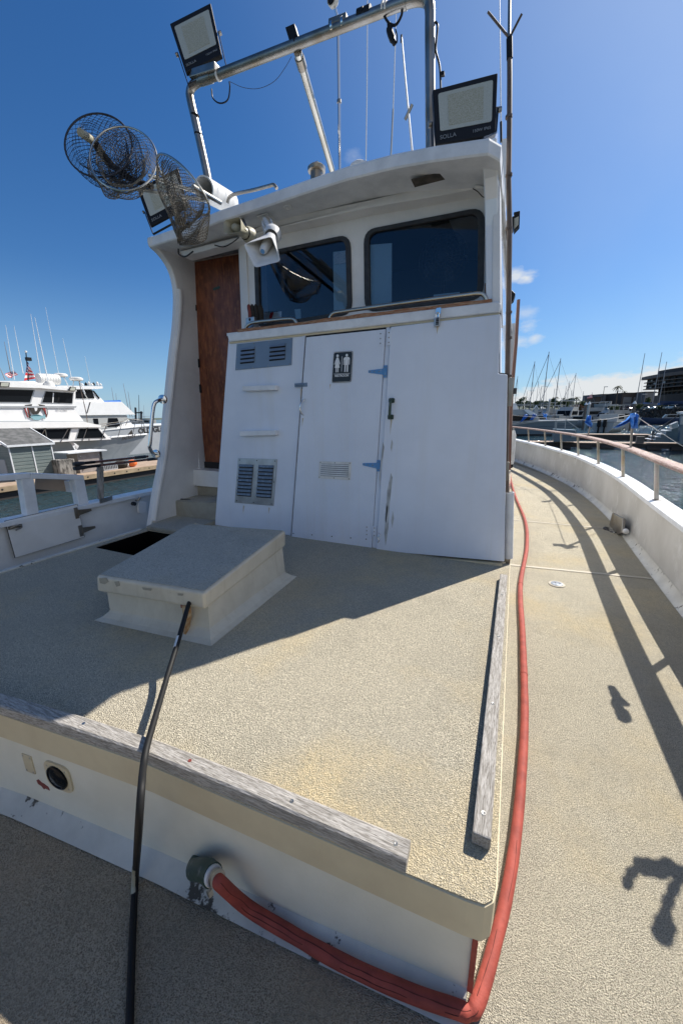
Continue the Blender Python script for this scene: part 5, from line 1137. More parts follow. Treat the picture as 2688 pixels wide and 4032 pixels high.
mb=MB(); mb.grid(Lr); mb.grid(Rr_); mb.grid([[a[0],b[0]] for a,b in zip(Lr,Rr_)],False); part('hull',mb,'hullgrey',pat,sharp=50)
part('gunwale',MB().tube([r[0]+V((.02,0,.03)) for r in Lr],.06,8),'boatwhite',pat)
# lower house
zr0=at(0,1665,X=XP).z; zr1=at(0,1688,X=XP).z
def blk(poly,width,name,mm,parent,X=XP,**k): return part(name,MB().prism(pp(poly,X),(-width,0,0)),mm,parent,**k)
blk([(-400,1690),(384,1678),(440,1730),(-400,1770)],3.7,'lower_cabin','boatwhite',pat)
blk([(-400,1664),(330,1660),(350,1665),(399,1675),(398,1682),(-400,1692)],3.9,'main_deck_roof','boatwhite',pat,X=XP+.12)
blk([(-400,1597),(289,1603),(332,1660),(-400,1668)],3.7,'upper_bulwark','boatwhite',pat)
blk([(-400,1656),(330,1657),(332,1661),(-400,1661)],.03,'rub_strip','hullgrey',pat,X=XP+.03)
blk([(-400,1596),(303,1599),(300,1606),(-400,1603)],.05,'rub_strip','hullgrey',pat,X=XP+.05)
blk([(-400,1520),(160,1518),(298,1540),(297,1598),(-400,1600)],3.4,'flybridge_cabin','boatwhite',pat)
blk([(-400,1498),(60,1500),(165,1515),(300,1534),(304,1541),(160,1528),(-400,1512)],3.8,'flybridge_roof','boatwhite',pat,X=XP+.2)
for poly,lab in (([(2,1533),(134,1536),(119,1584),(1,1583),(-90,1583),(-88,1532)],'w'),([(181,1541),(289,1548),(285,1588),(167,1585)],'w'),([(-60,1693),(98,1692),(88,1729),(-60,1733)],'w'),([(138,1690),(280,1688),(270,1728),(127,1730)],'w'),([(314,1688),(387,1687),(417,1724),(302,1727)],'w')):
    w_=blk(poly,.03,'window','darkglass',pat,X=XP+.02)
    P=pp(poly,XP+.024); cc=sum(P,V((0,0,0)))/len(P); outer=[cc+(p-cc)*1.05 for p in P]; part('window_frame',MB().prism(outer,(-.01,0,0),holes=[P]),'hullgrey',w_)
for (x0,x1) in ((210,214),(230,240)): part('mullion',MB().prism(pp([(x0,1546),(x1,1547),(x1-3,1587),(x0-3,1586)],XP+.03),(-.01,0,0)),'boatwhite' if x0==210 else 'black',pat)
# eagle with a tuna
em=blk([(100,1595),(128,1591),(124,1607),(118,1614),(120,1628),(126,1640),(118,1648),(112,1632),(103,1620),(96,1607)],.01,'eagle_wing','eagle',pat,X=XP+.04)
def emb(poly,mm,name,o=.045): part(name,MB().prism([at(x,y,X=XP+o) for x,y in poly],(-.006,0,0)),mm,em)
emb([(151,1591),(178,1596),(187,1610),(190,1628),(185,1645),(180,1640),(176,1622),(168,1612),(162,1606)],'eagle','eagle_wing')
emb([(121,1606),(134,1604),(142,1600),(152,1604),(165,1607),(160,1618),(152,1630),(132,1632),(122,1620)],'eagle','eagle_body')
for p in ([(98,1612),(102,1606),(108,1630),(114,1643),(110,1644)],[(106,1604),(110,1603),(114,1622),(118,1636),(113,1626)],[(175,1604),(180,1608),(184,1630),(184,1642),(179,1622)],[(168,1600),(173,1602),(178,1618),(176,1620)]): emb(p,'eaglered','red_feathers',.048)
for p in ([(102,1608),(106,1605),(111,1628),(115,1640)],[(181,1606),(184,1612),(187,1632),(184,1628)]): emb(p,'signwhite','white_feathers',.047)
emb([(136,1606),(143,1604),(149,1608),(146,1618),(140,1619)],'signwhite','eagle_head',.05)
emb([(120,1640),(132,1634),(150,1633),(168,1638),(180,1632),(180,1650),(168,1645),(155,1654),(135,1653)],'fish','tuna',.05); emb([(122,1640),(134,1634),(152,1632),(168,1638),(150,1638),(134,1638)],'fishdark','tuna_back',.053)
q=at(249,1612,X=XP+.04); text('hull_number','ID-42381',.15,q,(0,1,0),(0,0,1),'hullgrey',pat,.003)
q=at(508,1721,X=-21.9); text('name_lettering','PATRIOT',.27,(-21.72,q.y-.15,q.z-.02),V((-.17,1,.12)),(.12,0,1),'eagle',pat,.004,shear=.3,bold=.006)
for poly in ([(2,1504),(40,1506),(38,1524),(0,1522)],[(279,1522),(302,1525),(298,1541),(273,1538)]):
    o=thing('deck_floodlight','square floodlight on the rim of the sportfisher roof, '+('left one' if poly[0][0]<50 else 'right one'),'floodlight',at(*poly[0],X=XP+.25)); part('housing',MB().prism(pp(poly,XP+.3),(-.08,0,0)),'black',o); part('front_glass',MB().prism(inset(pp(poly,XP+.31),.04),(-.01,0,0)),'lens',o)
# gear on its roof
o=thing('life_raft','white ribbed life raft canister on the sportfisher roof','life raft',at(190,1495,X=-22.5)); A,B=at(150,1492,X=-22.5),at(231,1495,X=-22.5)
part('canister',MB().tube([A,A.lerp(B,.02),B.lerp(A,.02),B],[.2,.27,.27,.2],16),'liferaft',o)
for k in range(7): c=A.lerp(B,.1+.13*k); part('strap',MB().tube([c,c+(B-A).normalized()*.05],.28,16),'plastic',o)
for (a,b,lab) in (((35,1512),(150,1512),'left'),((110,1516),(190,1520),'right')): A,B=at(*a,X=-21.8),at(*b,X=-21.8); tag(part('fender_roll',MB().tube([A,A.lerp(B,.1),B.lerp(A,.1),B],[.06,.13,.13,.06],10),'plastic',None,loc=A),lab+' white fender lying on the sportfisher roof','fender')
c=at(195,1512,X=-21.6); tag(part('vent_cowl',MB().lathe(c-V((0,0,.3)),(0,0,1),[(0,.22),(.3,.22),(.42,.15),(.45,0)],14),'plastic',None,loc=c),'white dome cowl on the sportfisher roof beside the fenders','cowl')
for (x,y,X,l) in ((240,1478,-23.5,'radar dome over the life raft of the sportfisher'),(301,1493,-22.5,'radar dome on a frame at the right end of the sportfisher roof')):
    c=at(x,y,X=X); o=thing('radar_dome','white '+l,'radar',c); part('dome',MB().lathe(c-V((0,0,.08)),(0,0,1),[(0,.25),(.04,.33),(.13,.33),(.18,.25),(.19,0)],18),'plastic',o)
    for s in (-1,1): part('strut',MB().cyl(c+V((0,s*.15,-.08)),c+V((0,s*.35,-.75)),.025,8),'mastwhite',o)
# antennas of the left boats
for i,(a,b,X,r,lab) in enumerate((((23,1280),(58,1495),-22,.02,'first tall white whip antenna above the sportfisher, at the left edge'),((56,1282),(92,1470),-23,.02,'second white whip antenna, left of the hanging flag'),((122,1236),(160,1475),-23.5,.022,'white whip antenna right of the hanging flag'),((138,1250),(190,1500),-22,.028,'thick white whip antenna over the life raft'),((180,1210),(232,1474),-23.5,.015,'tall thin antenna beside the first radar dome'),((248,1331),(284,1498),-22.5,.02,'white whip antenna left of the second radar dome'),((335,1402),(357,1515),-28,.02,'lone white whip antenna over the second white boat'),((0,1445),(22,1496),-24,.03,'stubby leaning mast at the left edge of the photo'),((18,1345),(48,1490),-26,.03,'dark rigged mast behind the left striped flag'))):
    A,B=at(*b,X=X),at(*a,X=X); t=thing('whip_antenna',lab,'antenna',A); part('rod',MB().tube([A,A.lerp(B,.5),B],[r,r*.75,r*.35],6),'mastwhite' if i<7 else 'mast',t)
# flags
def flag(name,label,poly,X,pole=None):
    P=[at(x,y,X=X) for x,y in poly]  # tl,tr,br,bl
    t=thing(name,label,'flag',P[0]); a,b,c_,d=P
    for k in range(7):
        mb=MB(); rows=[]
        for v in (k/7,(k+1)/7):
            rows.append([a.lerp(b,u)*(1-v)+d.lerp(c_,u)*v+V((.06*math.sin(u*7+v*2),0,0)) for u in [i/8 for i in range(9)]])
        mb.grid(rows); part('stripe',mb,'flagred' if k%2==0 else 'flagwhite',t)
    mb=MB(); rows=[[a.lerp(b,u)*(1-v)+d.lerp(c_,u)*v+V((.06*math.sin(u*7+v*2)+.012,0,0)) for u in [i*.42/4 for i in range(5)]] for v in (0,.27,.54)]
    mb.grid(rows); part('canton',mb,'flagblue',t)
    mb=MB()
    for i in range(4):
        for j in range(3):
            u,v=.05+i*.095,.08+j*.16; p=a.lerp(b,u)*(1-v)+d.lerp(c_,u)*v+V((.06*math.sin(u*7+v*2)+.02,0,0)); part('star',MB().add([p,p+(b-a)*.03,p+(b-a)*.03+(d-a)*.05,p+(d-a)*.05],[(0,1,2,3)]),'flagwhite',t)
    if pole: A,B=[at(x,y,X=X-.05) for x,y in pole]; part('pole',MB().cyl(A,B,.025,8),'rubber',t); part('finial',MB().sphere(B,.06,8),'plastic',t)
flag('striped_flag','small striped flag streaming left behind the sportfisher roof',[(48,1458),(70,1470),(60,1483),(17,1478)][0:0] or [(55,1459),(18,1474),(34,1489),(70,1476)],-25)
flag('striped_flag','larger striped flag hanging limp from a pole above the sportfisher',[(108,1424),(120,1450),(140,1490),(93,1500)],-23,((113,1500),(103,1385)))
c=at(113,1414,X=-23); part('pole_box',MB().box(c.x-.1,c.x+.1,c.y-.1,c.y+.1,c.z-.08,c.z+.08),'black',sc.objects['striped_flag.001'])
# rails of the sportfisher
rl_=thing('bow_rail','thin pipe bow rail around the foredeck of the white sportfisher','railing',at(400,1740,X=-21.4))
mb=MB()
pts=[(0,1706),(50,1684),(120,1682),(250,1683),(290,1684),(399,1677),(440,1672),(500,1664),(560,1662),(572,1700)]
part('top_pipe',MB().tube(smoothpath([at(x,y,X=-21.25-max(0,(x-430))*.012) for x,y in pts],4),.022,6),'galv',rl_)
for a,b in (((22,1720),(52,1684)),((75,1684),(80,1727)),((155,1728),(182,1684)),((178,1683),(186,1728)),((238,1744),(272,1684)),((325,1738),(345,1682)),((400,1733),(419,1676)),((463,1729),(480,1669)),((521,1722),(532,1665)),((555,1714),(560,1663))): part('stanchion',MB().cyl(at(*a,X=-21.25-max(0,a[0]-430)*.012),at(*b,X=-21.25-max(0,b[0]-430)*.012),.02,6),'galv',rl_)
A,B=at(352,1735,X=-21.3),at(312,1500,X=-21.3); t=thing('flexed_rod','long thin dark rod bending up from the sportfisher side deck','rod',A); part('rod',MB().tube(smoothpath([A,at(342,1640,X=-21.3),at(325,1560,X=-21.3),B],5),.02,6),'bamboo',t)
c=at(300,1757,X=-21.0); t=thing('hung_shirt','white cloth hanging over the sportfisher gunwale','cloth',c); mb=MB(); mb.grid([[at(x,y,X=-21.0+.05*math.sin(x)) for x,y in r] for r in (((272,1740),(290,1743),(302,1748)),((282,1748),(297,1752),(312,1756)),((290,1762),(300,1764),(308,1766)),((296,1772),(299,1773),(303,1772)))]); part('cloth',mb,'cap',t)
# ---- second white boat behind
XO=-29
og=thing('moored_cruiser','second white boat with raked windows moored behind the sportfisher','boat',(-31,14,0))
def b2(poly,w,name,mm,X=XO,par=None,**k): return part(name,MB().prism([at(x,y,X=X) for x,y in poly],(-w,0,0)),mm,par or og,**k)
b2([(180,1525),(240,1518),(405,1521),(406,1529),(385,1532),(180,1532)],4,'hardtop','boatwhite')
b2([(200,1528),(360,1533),(400,1570),(411,1582),(200,1582)],3.4,'pilot_house','boatwhite',X=XO-.2)
for p in ([(302,1535),(325,1535),(363,1535),(374,1569),(300,1569)],[(366,1537),(372,1539),(395,1568),(389,1571)]): w_=b2(p,.03,'window','darkglass',X=XO-.15)
part('window_bar',MB().prism([at(x,y,X=XO-.14) for x,y in ((323,1535),(327,1535),(347,1569),(343,1569))],(-.02,0,0)),'offwhite',og)
b2([(250,1582),(480,1582),(534,1632),(340,1635),(250,1635)],4.2,'fore_cabin','boatwhite',X=XO+.1)
b2([(355,1583),(358,1583),(346,1626),(343,1626)],.02,'dark_stripe','bag',X=XO+.13)
b2([(412,1583),(475,1575),(478,1582),(412,1584)],3,'blue_cover','tarp',X=XO)
b2([(336,1634),(500,1634),(506,1660),(460,1690),(250,1712),(250,1634)],3.8,'lower_house','offwhite',X=XO)
for p in ([(368,1648),(387,1648),(390,1670),(372,1671)],[(427,1646),(463,1646),(472,1670),(475,1680),(424,1682)]): b2(p,.03,'window','darkglass',X=XO+.02)
b2([(506,1651),(530,1680),(450,1692)],3,'foredeck_slope','boatwhite',X=XO+.05)
b2([(250,1712),(416,1694),(595,1675),(760,1668),(760,1786),(560,1794),(250,1800)],4.6,'hull','hullgrey',X=XO+.25)
b2([(250,1709),(416,1691),(595,1673),(760,1666),(760,1669),(595,1677),(416,1695),(250,1713)],4.7,'gunwale','boatwhite',X=XO+.3)
q=at(562,1693,X=XO+.27); text('name_lettering','OLD GLORY',.62,at(615,1691,X=XO+.27),(0,1,.05),(0,0,1),'eagle',og,.01,bold=.012)
for p in ([(503,1712),(520,1692),(524,1712)],): b2(p,.02,'bow_mark','eagle',X=XO+.27)
for p,q2 in (((418,1690),(422,1668)),((470,1682),(478,1660)),((495,1676),(503,1655))): part('stanchion',MB().cyl(at(*p,X=XO+.2),at(*q2,X=XO+.2),.025,6),'galv',og)
part('rail_pipe',MB().tube([at(398,1670,X=XO+.2),at(480,1660,X=XO+.2),at(505,1648,X=XO+.2),at(560,1655,X=XO)],.025,6),'galv',og)
for i,x in enumerate((325,340,352,363,370,385,397)): c=at(x,1517,X=XO-.5-.3*(i%3)); tag(part('roof_gear',MB().lathe(c-V((0,0,.02)),(0,0,1),[(0,.10),(.1+.05*(i%3),.09),(.14+.06*(i%3),.04),(.2+.06*(i%3),0)],10),['plastic','black','plastic'][i%3],None,loc=c),['white deck fitting','black deck lamp','small white antenna pod'][i%3]+' on the cruiser hardtop, number %s from the left'%['one','two','three','four','five','six','seven'][i],'fitting')
# ---- generic boats
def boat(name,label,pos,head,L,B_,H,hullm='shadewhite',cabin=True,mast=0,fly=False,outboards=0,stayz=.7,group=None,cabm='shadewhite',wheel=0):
    t=thing(name,label,'sailboat' if mast else 'boat',pos,group); t.rotation_euler.z=head
    # build in local coordinates (x forward)
    def P_(name_,mb,mm,par=t,**k):
        mb.v=[v+rootloc(par) for v in mb.v]; return part(name_,mb,mm,par,**k)
    rows=[]
    st=[(-.5,.80),(-.3,.95),(0,1),(.2,.9),(.36,.6),(.45,.3),(.5,.02)]
    for s,w in st:
        b=B_/2*w; x=s*L; sh=H*(1+.25*max(0,s)**1.2*2); rk=.0 if s<.3 else (s-.3)*L*.35
        rows.append([V((x,b,sh)),V((x-rk*.3,b*.95,H*.45)),V((x-rk*.8,b*.55,-.15)),V((x-rk*.8,-b*.55,-.15)),V((x-rk*.3,-b*.95,H*.45)),V((x,-b,sh))])
    mb=MB(); mb.grid(rows); mb.add(rows[0],[(0,1,2,3,4,5)]); P_('hull',mb,hullm,sharp=60)
    mb=MB(); mb.grid([[r[0]-V((0,.0,.06)),r[5]-V((0,0,.06))] for r in rows],False); P_('deck',mb,cabm)
    if cabin:
        h=H*.8; x0,x1,x2=-.22*L,.22*L,.30*L
        bb=B_*.34; mb=MB()
        mb.prism([(x0,-bb,H),(x2,-bb,H),(x1,-bb,H+h),(x0,-bb,H+h)],(0,2*bb,0)); P_('cabin',mb,cabm)
        for sg in (-1,1):
            mb=MB(); mb.prism([(x0+.08*L,sg*(bb+.01),H+h*.35),(x1,sg*(bb+.01),H+h*.35),(x1-.03*L,sg*(bb+.01),H+h*.85),(x0+.08*L,sg*(bb+.01),H+h*.85)],(0,sg*.03,0)); P_('window',mb,'darkglass')
        mb=MB(); k=.035*L; mb.prism([(x2-.012*L,-bb*.85,H+h*.25),(x2-.012*L,bb*.85,H+h*.25),(x1+.012*L,bb*.85,H+h*.9),(x1+.012*L,-bb*.85,H+h*.9)],(.03,0,.03)); P_('windscreen',mb,'darkglass')
        if fly:
            mb=MB(); z=H+h; mb.prism([(x0,-bb*.9,z),(x1*.7,-bb*.9,z),(x1*.5,-bb*.9,z+h*.45),(x0,-bb*.9,z+h*.45)],(0,1.8*bb,0)); P_('flybridge',mb,cabm)
            mb=MB(); mb.box(x0-.05*L,x1*.6,-bb,bb,z+h*1.25,z+h*1.32); P_('hardtop',mb,'offwhite')
            for a in (x0,x1*.5):
                for sg in (-1,1): mb=MB(); mb.cyl((a,sg*bb*.9,z+h*.4),(a,sg*bb*.9,z+h*1.3),.03,6); P_('hardtop_leg',mb,'mastwhite')
    if mast:
        mb=MB(); mb.tube([(.05*L,0,H),(.05*L,0,mast)],[.09,.065],8); m_=P_('mast',mb,'mast')
        for a,nm in (((.49*L,0,H*1.2),'forestay'),((-.48*L,0,H),'backstay'),((.03*L,B_*.45,H),'shroud'),((.03*L,-B_*.45,H),'shroud')):
            mb=MB(); mb.tube([a,(.05*L,0,mast*(.97 if 'stay' in nm else .72))],.018 if nm!='forestay' else .05,5); P_(nm,mb,'mast')
        mb=MB(); mb.bar((.05*L,-B_*.3,mast*.55),(.05*L,B_*.3,mast*.55),.05,.04); P_('spreader',mb,'mast')
        mb=MB(); mb.tube([(.05*L,0,H+1.1),(-.38*L,0,H+1.15)],.12,8); P_('boom_cover',mb,'navy' if mast%2<1 else 'offwhite')
    for k in range(outboards):
        y=(k-(outboards-1)/2)*.75; mb=MB(); mb.box(-.5*L-.5,-.5*L+.05,y-.22,y+.22,H*.55,H*1.35); o=P_('outboard_motor',mb,'black',bevel=.1); mb=MB(); mb.box(-.5*L-.35,-.5*L-.1,y-.09,y+.09,-.2,H*.55); P_('motor_leg',mb,'black')
    return t
def ground(pxx,D,z=0): r=ray(pxx,1640); p=CAM+r*D; return V((p.x,p.y,z))
# far left marina, between the cruiser and the grab rail
for i,(x,D,L,lab) in enumerate(((530,150,12,'distant white motor boat left of the two thin masts'),(548,120,11,'distant motor boat below the dark lift frame'),(572,160,13,'distant white boat seen just left of the grab rail'),(585,130,10,'small distant boat directly beside the grab rail'))):
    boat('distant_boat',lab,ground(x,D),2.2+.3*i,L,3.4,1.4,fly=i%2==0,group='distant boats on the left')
for i,(x0,y0,x1,y1,D) in enumerate(((486,1510,512,1612,90),(505,1541,519,1612,95),(547,1555,549,1640,80),(440,1525,452,1575,110),(457,1548,461,1575,120),(596,1580,598,1640,160),(567,1595,568,1640,160))):
    A,B=at(x1,y1+25,D=D),at(x0,y0,D=D); A.z=max(.5,A.z); t=thing('distant_mast',['tall leaning dark outrigger above the distant boats','thinner leaning outrigger right of the tall one','upright dark mast with a frame at its foot','thin leaning rod above the cruiser bow','short thin rod above the cruiser bow','faint upright mast beside the grab rail','faint upright mast between the lift frame and grab rail'][i],'mast',A); part('spar',MB().tube([A,B],[.09,.04],6),'mast' if i!=2 else 'rubber',t)
    if i==2: part('lift_frame',MB().bar(at(535,1625,D=D),at(562,1625,D=D),.25,.25),'rubber',t); part('frame_leg',MB().bar(at(536,1660,D=D),at(534,1605,D=D),.3,.3),'rubber',t); part('frame_leg',MB().bar(at(557,1660,D=D),at(557,1620,D=D),.3,.3),'rubber',t)
# ================================================================== RIGHT SIDE
# near pontoon across the water
pt=thing('wooden_pontoon','low plank topped pontoon with a dark side crossing the water behind the right rail','dock',(6,38,0))
mb=MB(); mb.box(-3,30,36.6,38.4,.42,.5); part('deck_boards',mb,'dockwood',pt)
for i in range(60): part('plank_gap',MB().box(-1+.28*i,-.97+.28*i,36.6,38.4,.5,.504),'gap',pt)
part('dark_side',MB().box(-3,30,36.5,36.6,.12,.47),'dockside2',pt)
for i in range(18): part('float_drum',MB().cyl((-2.5+1.5*i,36.55,.1),(-1.6+1.5*i,36.55,.1),.22,10),'dockside2',pt)
c=at(2517,1735,Y=36.9); o=thing('dock_box','small dark box on the pontoon','box',(c.x,c.y,.5)); part('body',MB().box(c.x-.24,c.x+.24,c.y-.2,c.y+.2,.5,.98),'slab',o,bevel=.02); part('lid',MB().box(c.x-.26,c.x+.26,c.y-.22,c.y+.22,.98,1.02),'bldg',o)
# gangway box with frame
def q4(l,Y): return px(l,Y=Y)
gw=thing('gangway','slate blue box platform with an open pipe frame and handrail on the pontoon','gangway',at(2225,1738,Y=36))
part('platform_side',MB().prism(q4([(2180,1690),(2268,1694),(2267,1739),(2178,1739)],35.9),(0,1.6,0)),'hullblue',gw)
for a,b in (((2183,1690),(2185,1656)),((2188,1690),(2190,1660)),((2222,1692),(2225,1659)),((2185,1656),(2226,1658)),((2190,1661),(2223,1662)),((2225,1652),(2280,1692)),((2264,1702),(2264,1692))): part('frame_pipe',MB().bar(at(*a,Y=35.8),at(*b,Y=35.8),.06,.06),'offwhite',gw)
c=at(2257,1716,Y=35.7); part('junction_box',MB().box(c.x-.15,c.x+.15,c.y,c.y+.1,c.z-.12,c.z+.12),'offwhite',gw)
# second pontoon further away, thin
p2_=thing('wooden_pontoon','farther thin sunlit pontoon in front of the grey blue boat bow','dock',(8,52,0)); part('deck_boards',MB().box(6.2,13,49,50.6,.5,.62),'dockwood',p2_); part('dark_side',MB().box(6.2,14,48.9,49,-.1,.55),'dockside2',p2_)
# stair blocks
ST=[(2562,1740),(2578,1732),(2578,1722),(2599,1722),(2599,1711),(2620,1711),(2620,1698),(2642,1698),(2642,1686),(2660,1680),(2760,1660),(2760,1742)]
sb=thing('dock_stairs','grey moulded boarding steps rising to the right on the pontoon','stairs',at(2640,1740,Y=36.8))
part('step_block',MB().prism(px(ST,Y=36.3),(0,1.2,0)),'hullblue',sb)
for a,b in (((2578,1722),(2599,1722)),((2599,1711),(2620,1711)),((2620,1698),(2642,1698)),((2562,1733),(2578,1732))):
    A,B=at(*a,Y=36.25),at(*b,Y=36.25); part('tread',MB().add([A,B,B+V((0,1.7,0)),A+V((0,1.7,0)),A+V((0,0,.05)),B+V((0,0,.05)),B+V((0,1.7,.05)),A+V((0,1.7,.05))],[(0,1,2,3),(4,5,6,7),(0,1,5,4),(1,2,6,5),(3,0,4,7)]),'boatwhite',sb)
for a,b in (((2564,1735),(2568,1698)),((2572,1728),(2573,1700)),((2568,1700),(2645,1652)),((2573,1712),(2670,1632))): part('hand_rail',MB().bar(at(*a,Y=36.1),at(*b,Y=36.1),.06,.06),'rubber',sb)
o=thing('dock_booth','grey blue panelled booth with a pale counter at the right edge of the photo','booth',at(2680,1740,Y=35))
part('wall',MB().prism(px([(2682,1632),(2760,1628),(2760,1760),(2672,1748)],Y=35.0),(0,.4,0)),'hullblue',o); part('counter',MB().prism(px([(2672,1622),(2760,1615),(2760,1626),(2676,1630)],Y=34.9),(0,.6,0)),'boatwhite',o)
part('panel',MB().prism(px([(2678,1640),(2760,1636),(2760,1668),(2676,1672)],Y=34.97),(0,.05,0)),'offwhite',o); part('chair_seat',MB().prism(px([(2640,1672),(2668,1660),(2668,1682),(2646,1690)],Y=35.8),(0,.5,0)),'offwhite',o)
# large grey blue boat, side on
YB=57.0
gb=thing('grey_blue_motorboat','large slate blue motorboat with a raised white foredeck hatch and tarps, bow pointing right','boat',(4,59,0))
def b3(poly,w,name,mm,Y=YB,par=None,**k): return part(name,MB().prism(px(poly,Y=Y),(0,w,0)),mm,par or gb,**k)
b3([(1900,1680),(2022,1673),(2110,1661),(2190,1658),(2275,1657),(2262,1675),(2237,1694),(2215,1706),(2180,1713),(1900,1716)],4.2,'hull','hullblue')
b3([(1900,1676),(2022,1669),(2110,1657),(2190,1655),(2278,1654),(2276,1658),(2190,1659),(2110,1662),(2022,1674),(1900,1682)],4.5,'gunwale','offwhite',Y=YB-.1)
b3([(1900,1709),(2180,1710),(2178,1713),(1900,1716)],.2,'boot_stripe','bag',Y=YB-.05)
b3([(2022,1684),(2250,1674),(2250,1675),(2022,1686)],.05,'hull_seam','navy',Y=YB-.04)
b3([(1900,1615),(2050,1612),(2064,1616),(2110,1632),(2125,1652),(2110,1658),(1900,1672)],3.4,'cabin','offwhite',Y=YB+.4)
b3([(1900,1636),(2080,1634),(2094,1655),(1900,1662)],.1,'window','darkglass',Y=YB+.32)
b3([(2060,1614),(2078,1612),(2112,1630),(2112,1634),(2084,1634)],2.2,'raised_hatch','boatwhite',Y=YB+.1)
b3([(1900,1590),(2030,1588),(2040,1612),(1900,1618)],2.4,'upper_house','boatwhite',Y=YB+1)
b3([(2060,1660),(2110,1656),(2180,1654),(2180,1658),(2110,1660)],2,'foredeck','boatwhite',Y=YB+.2)
for x in (2036,2050,2064): part('rail_post',MB().bar(at(x,1615,Y=YB+.5),at(x,1592,Y=YB+.5),.05,.05),'offwhite',gb)
part('rail_pipe',MB().bar(at(2020,1594,Y=YB+.5),at(2070,1592,Y=YB+.5),.05,.05),'offwhite',gb)
def cloth2(quad,D,label,seed):
    P=[at(x,y,D=D) for x,y in quad]; rows=[]
    for i in range(6):
        v=i/5; rows.append([P[0].lerp(P[1],u)*(1-v)+P[3].lerp(P[2],u)*v+fw*(.15*math.sin(u*8+seed+i)) for u in [j/6 for j in range(7)]])
    o=part('tarp_strip',MB().grid(rows),'tarp',None,loc=P[0]); s=o.modifiers.new('t','SOLIDIFY'); s.thickness=.02; return tag(o,label,'tarp')
dq=(at(2060,1640,Y=YB-.6)-CAM).dot(fw)
cloth2([(2066,1630),(2080,1634),(2056,1660),(2044,1664)],dq,'blue tarp strip hanging slantwise over the slate boat window',1)
cloth2([(2098,1630),(2111,1633),(2098,1654),(2084,1654)],dq,'blue tarp strip beside the raised white hatch',2)
cloth2([(2132,1628),(2150,1630),(2153,1656),(2140,1640)],dq+3,'pale blue cloth strip right of the raised white hatch',3)
# boats with outboards and others
c=ground(2374,56); hd=R(66); boat('outboard_boat','white cabin boat with twin black outboards facing the camera',V((c.x+4.5*math.cos(hd),c.y+4.5*math.sin(hd),0)),hd,9,3.6,1.5,outboards=2,hullm='offwhite',cabm='offwhite')
tb=sc.objects['outboard_boat']
x0=at(2372,1640,D=(V((c.x,c.y,1))-CAM).dot(fw))
def bb_(quad,D,name,mm,par,depth=.1): return part(name,MB().prism([at(x,y,D=D) for x,y in quad],fw*depth),mm,par)
c=ground(2448,68); boat('white_runabout','small white runabout just right of the twin outboard boat',V((c.x,c.y,0)),R(100),7,2.4,1.2,group=None)
c=ground(2440,82); boat('roofed_boat','white boat with a long pale hardtop behind the twin outboard boat',V((c.x,c.y,0)),R(20),9,3,1.6,fly=True)
c=ground(2600,88); boat('navy_boat','low navy hulled open boat in front of the rock wall',V((c.x,c.y,0)),R(185),10,3,1.5,cabin=False,hullm='navy')
c=ground(2655,92); boat('low_boat','low white boat near the right edge in front of the rocks',V((c.x,c.y,0)),R(175),8,3,1.3,hullm='offwhite')
c=ground(2232,84); boat('flybridge_yacht','grey shaded flybridge yacht behind the slate blue boat',V((c.x,c.y,0)),R(250),13,4.4,2.0,fly=True,hullm='offwhite',cabm='offwhite')
c=ground(2160,95); boat('flybridge_yacht','smaller white yacht left of the grey shaded flybridge yacht',V((c.x,c.y,0)),R(200),11,3.6,1.7,fly=True)
c=ground(2290,78); boat('white_runabout','small white boat between the yacht and the farther blue cloth',V((c.x,c.y,0)),R(150),7,2.5,1.3)
c=ground(2405,74); boat('white_runabout','low white boat behind the cabin of the twin outboard boat',V((c.x,c.y,0)),R(5),8,2.6,1.4)
c=ground(2120,110); boat('flybridge_yacht','far white yacht between the two tallest left masts',V((c.x,c.y,0)),R(230),12,4,1.9,fly=True)
c=ground(2335,100); boat('white_runabout','dark sided cruiser behind the farther blue cloth',V((c.x,c.y,0)),R(170),10,3.4,2.0,fly=True,hullm='navy')
c=ground(2040,100); boat('flybridge_yacht','partly hidden yacht beside the wooden pole',V((c.x,c.y,0)),R(200),12,4,1.9,fly=True,hullm='offwhite')
# sailboats: mast top pixels fix the height
for i,(x,y,D,mr,lab) in enumerate(((2037,1481,105,0,'sailboat whose mast rises just right of the wooden pole'),(2104,1423,92,0,'sailboat under the third tallest mast of the left cluster'),(2160,1385,80,0,'sailboat under the tallest mast of the left cluster'),(2206,1411,84,0,'sailboat under the mast with a low cross spreader'),(2266,1469,120,0,'sailboat under the short slim mast left of the flag'),(2130,1520,170,0,'far sailboat with a thin low mast'),(2238,1500,170,0,'far sailboat with a faint mast left of the slim one'))):
    tp=at(x,y,D=D); L=min(14,max(9,tp.z*.72)); boat('sailboat',lab,V((tp.x-.05*L*math.cos(1.9+i*.3),tp.y-.05*L*math.sin(1.9+i*.3),0)),1.9+i*.3 if i<3 else 1.3+.5*i,L,L*.3,1.4,mast=tp.z)
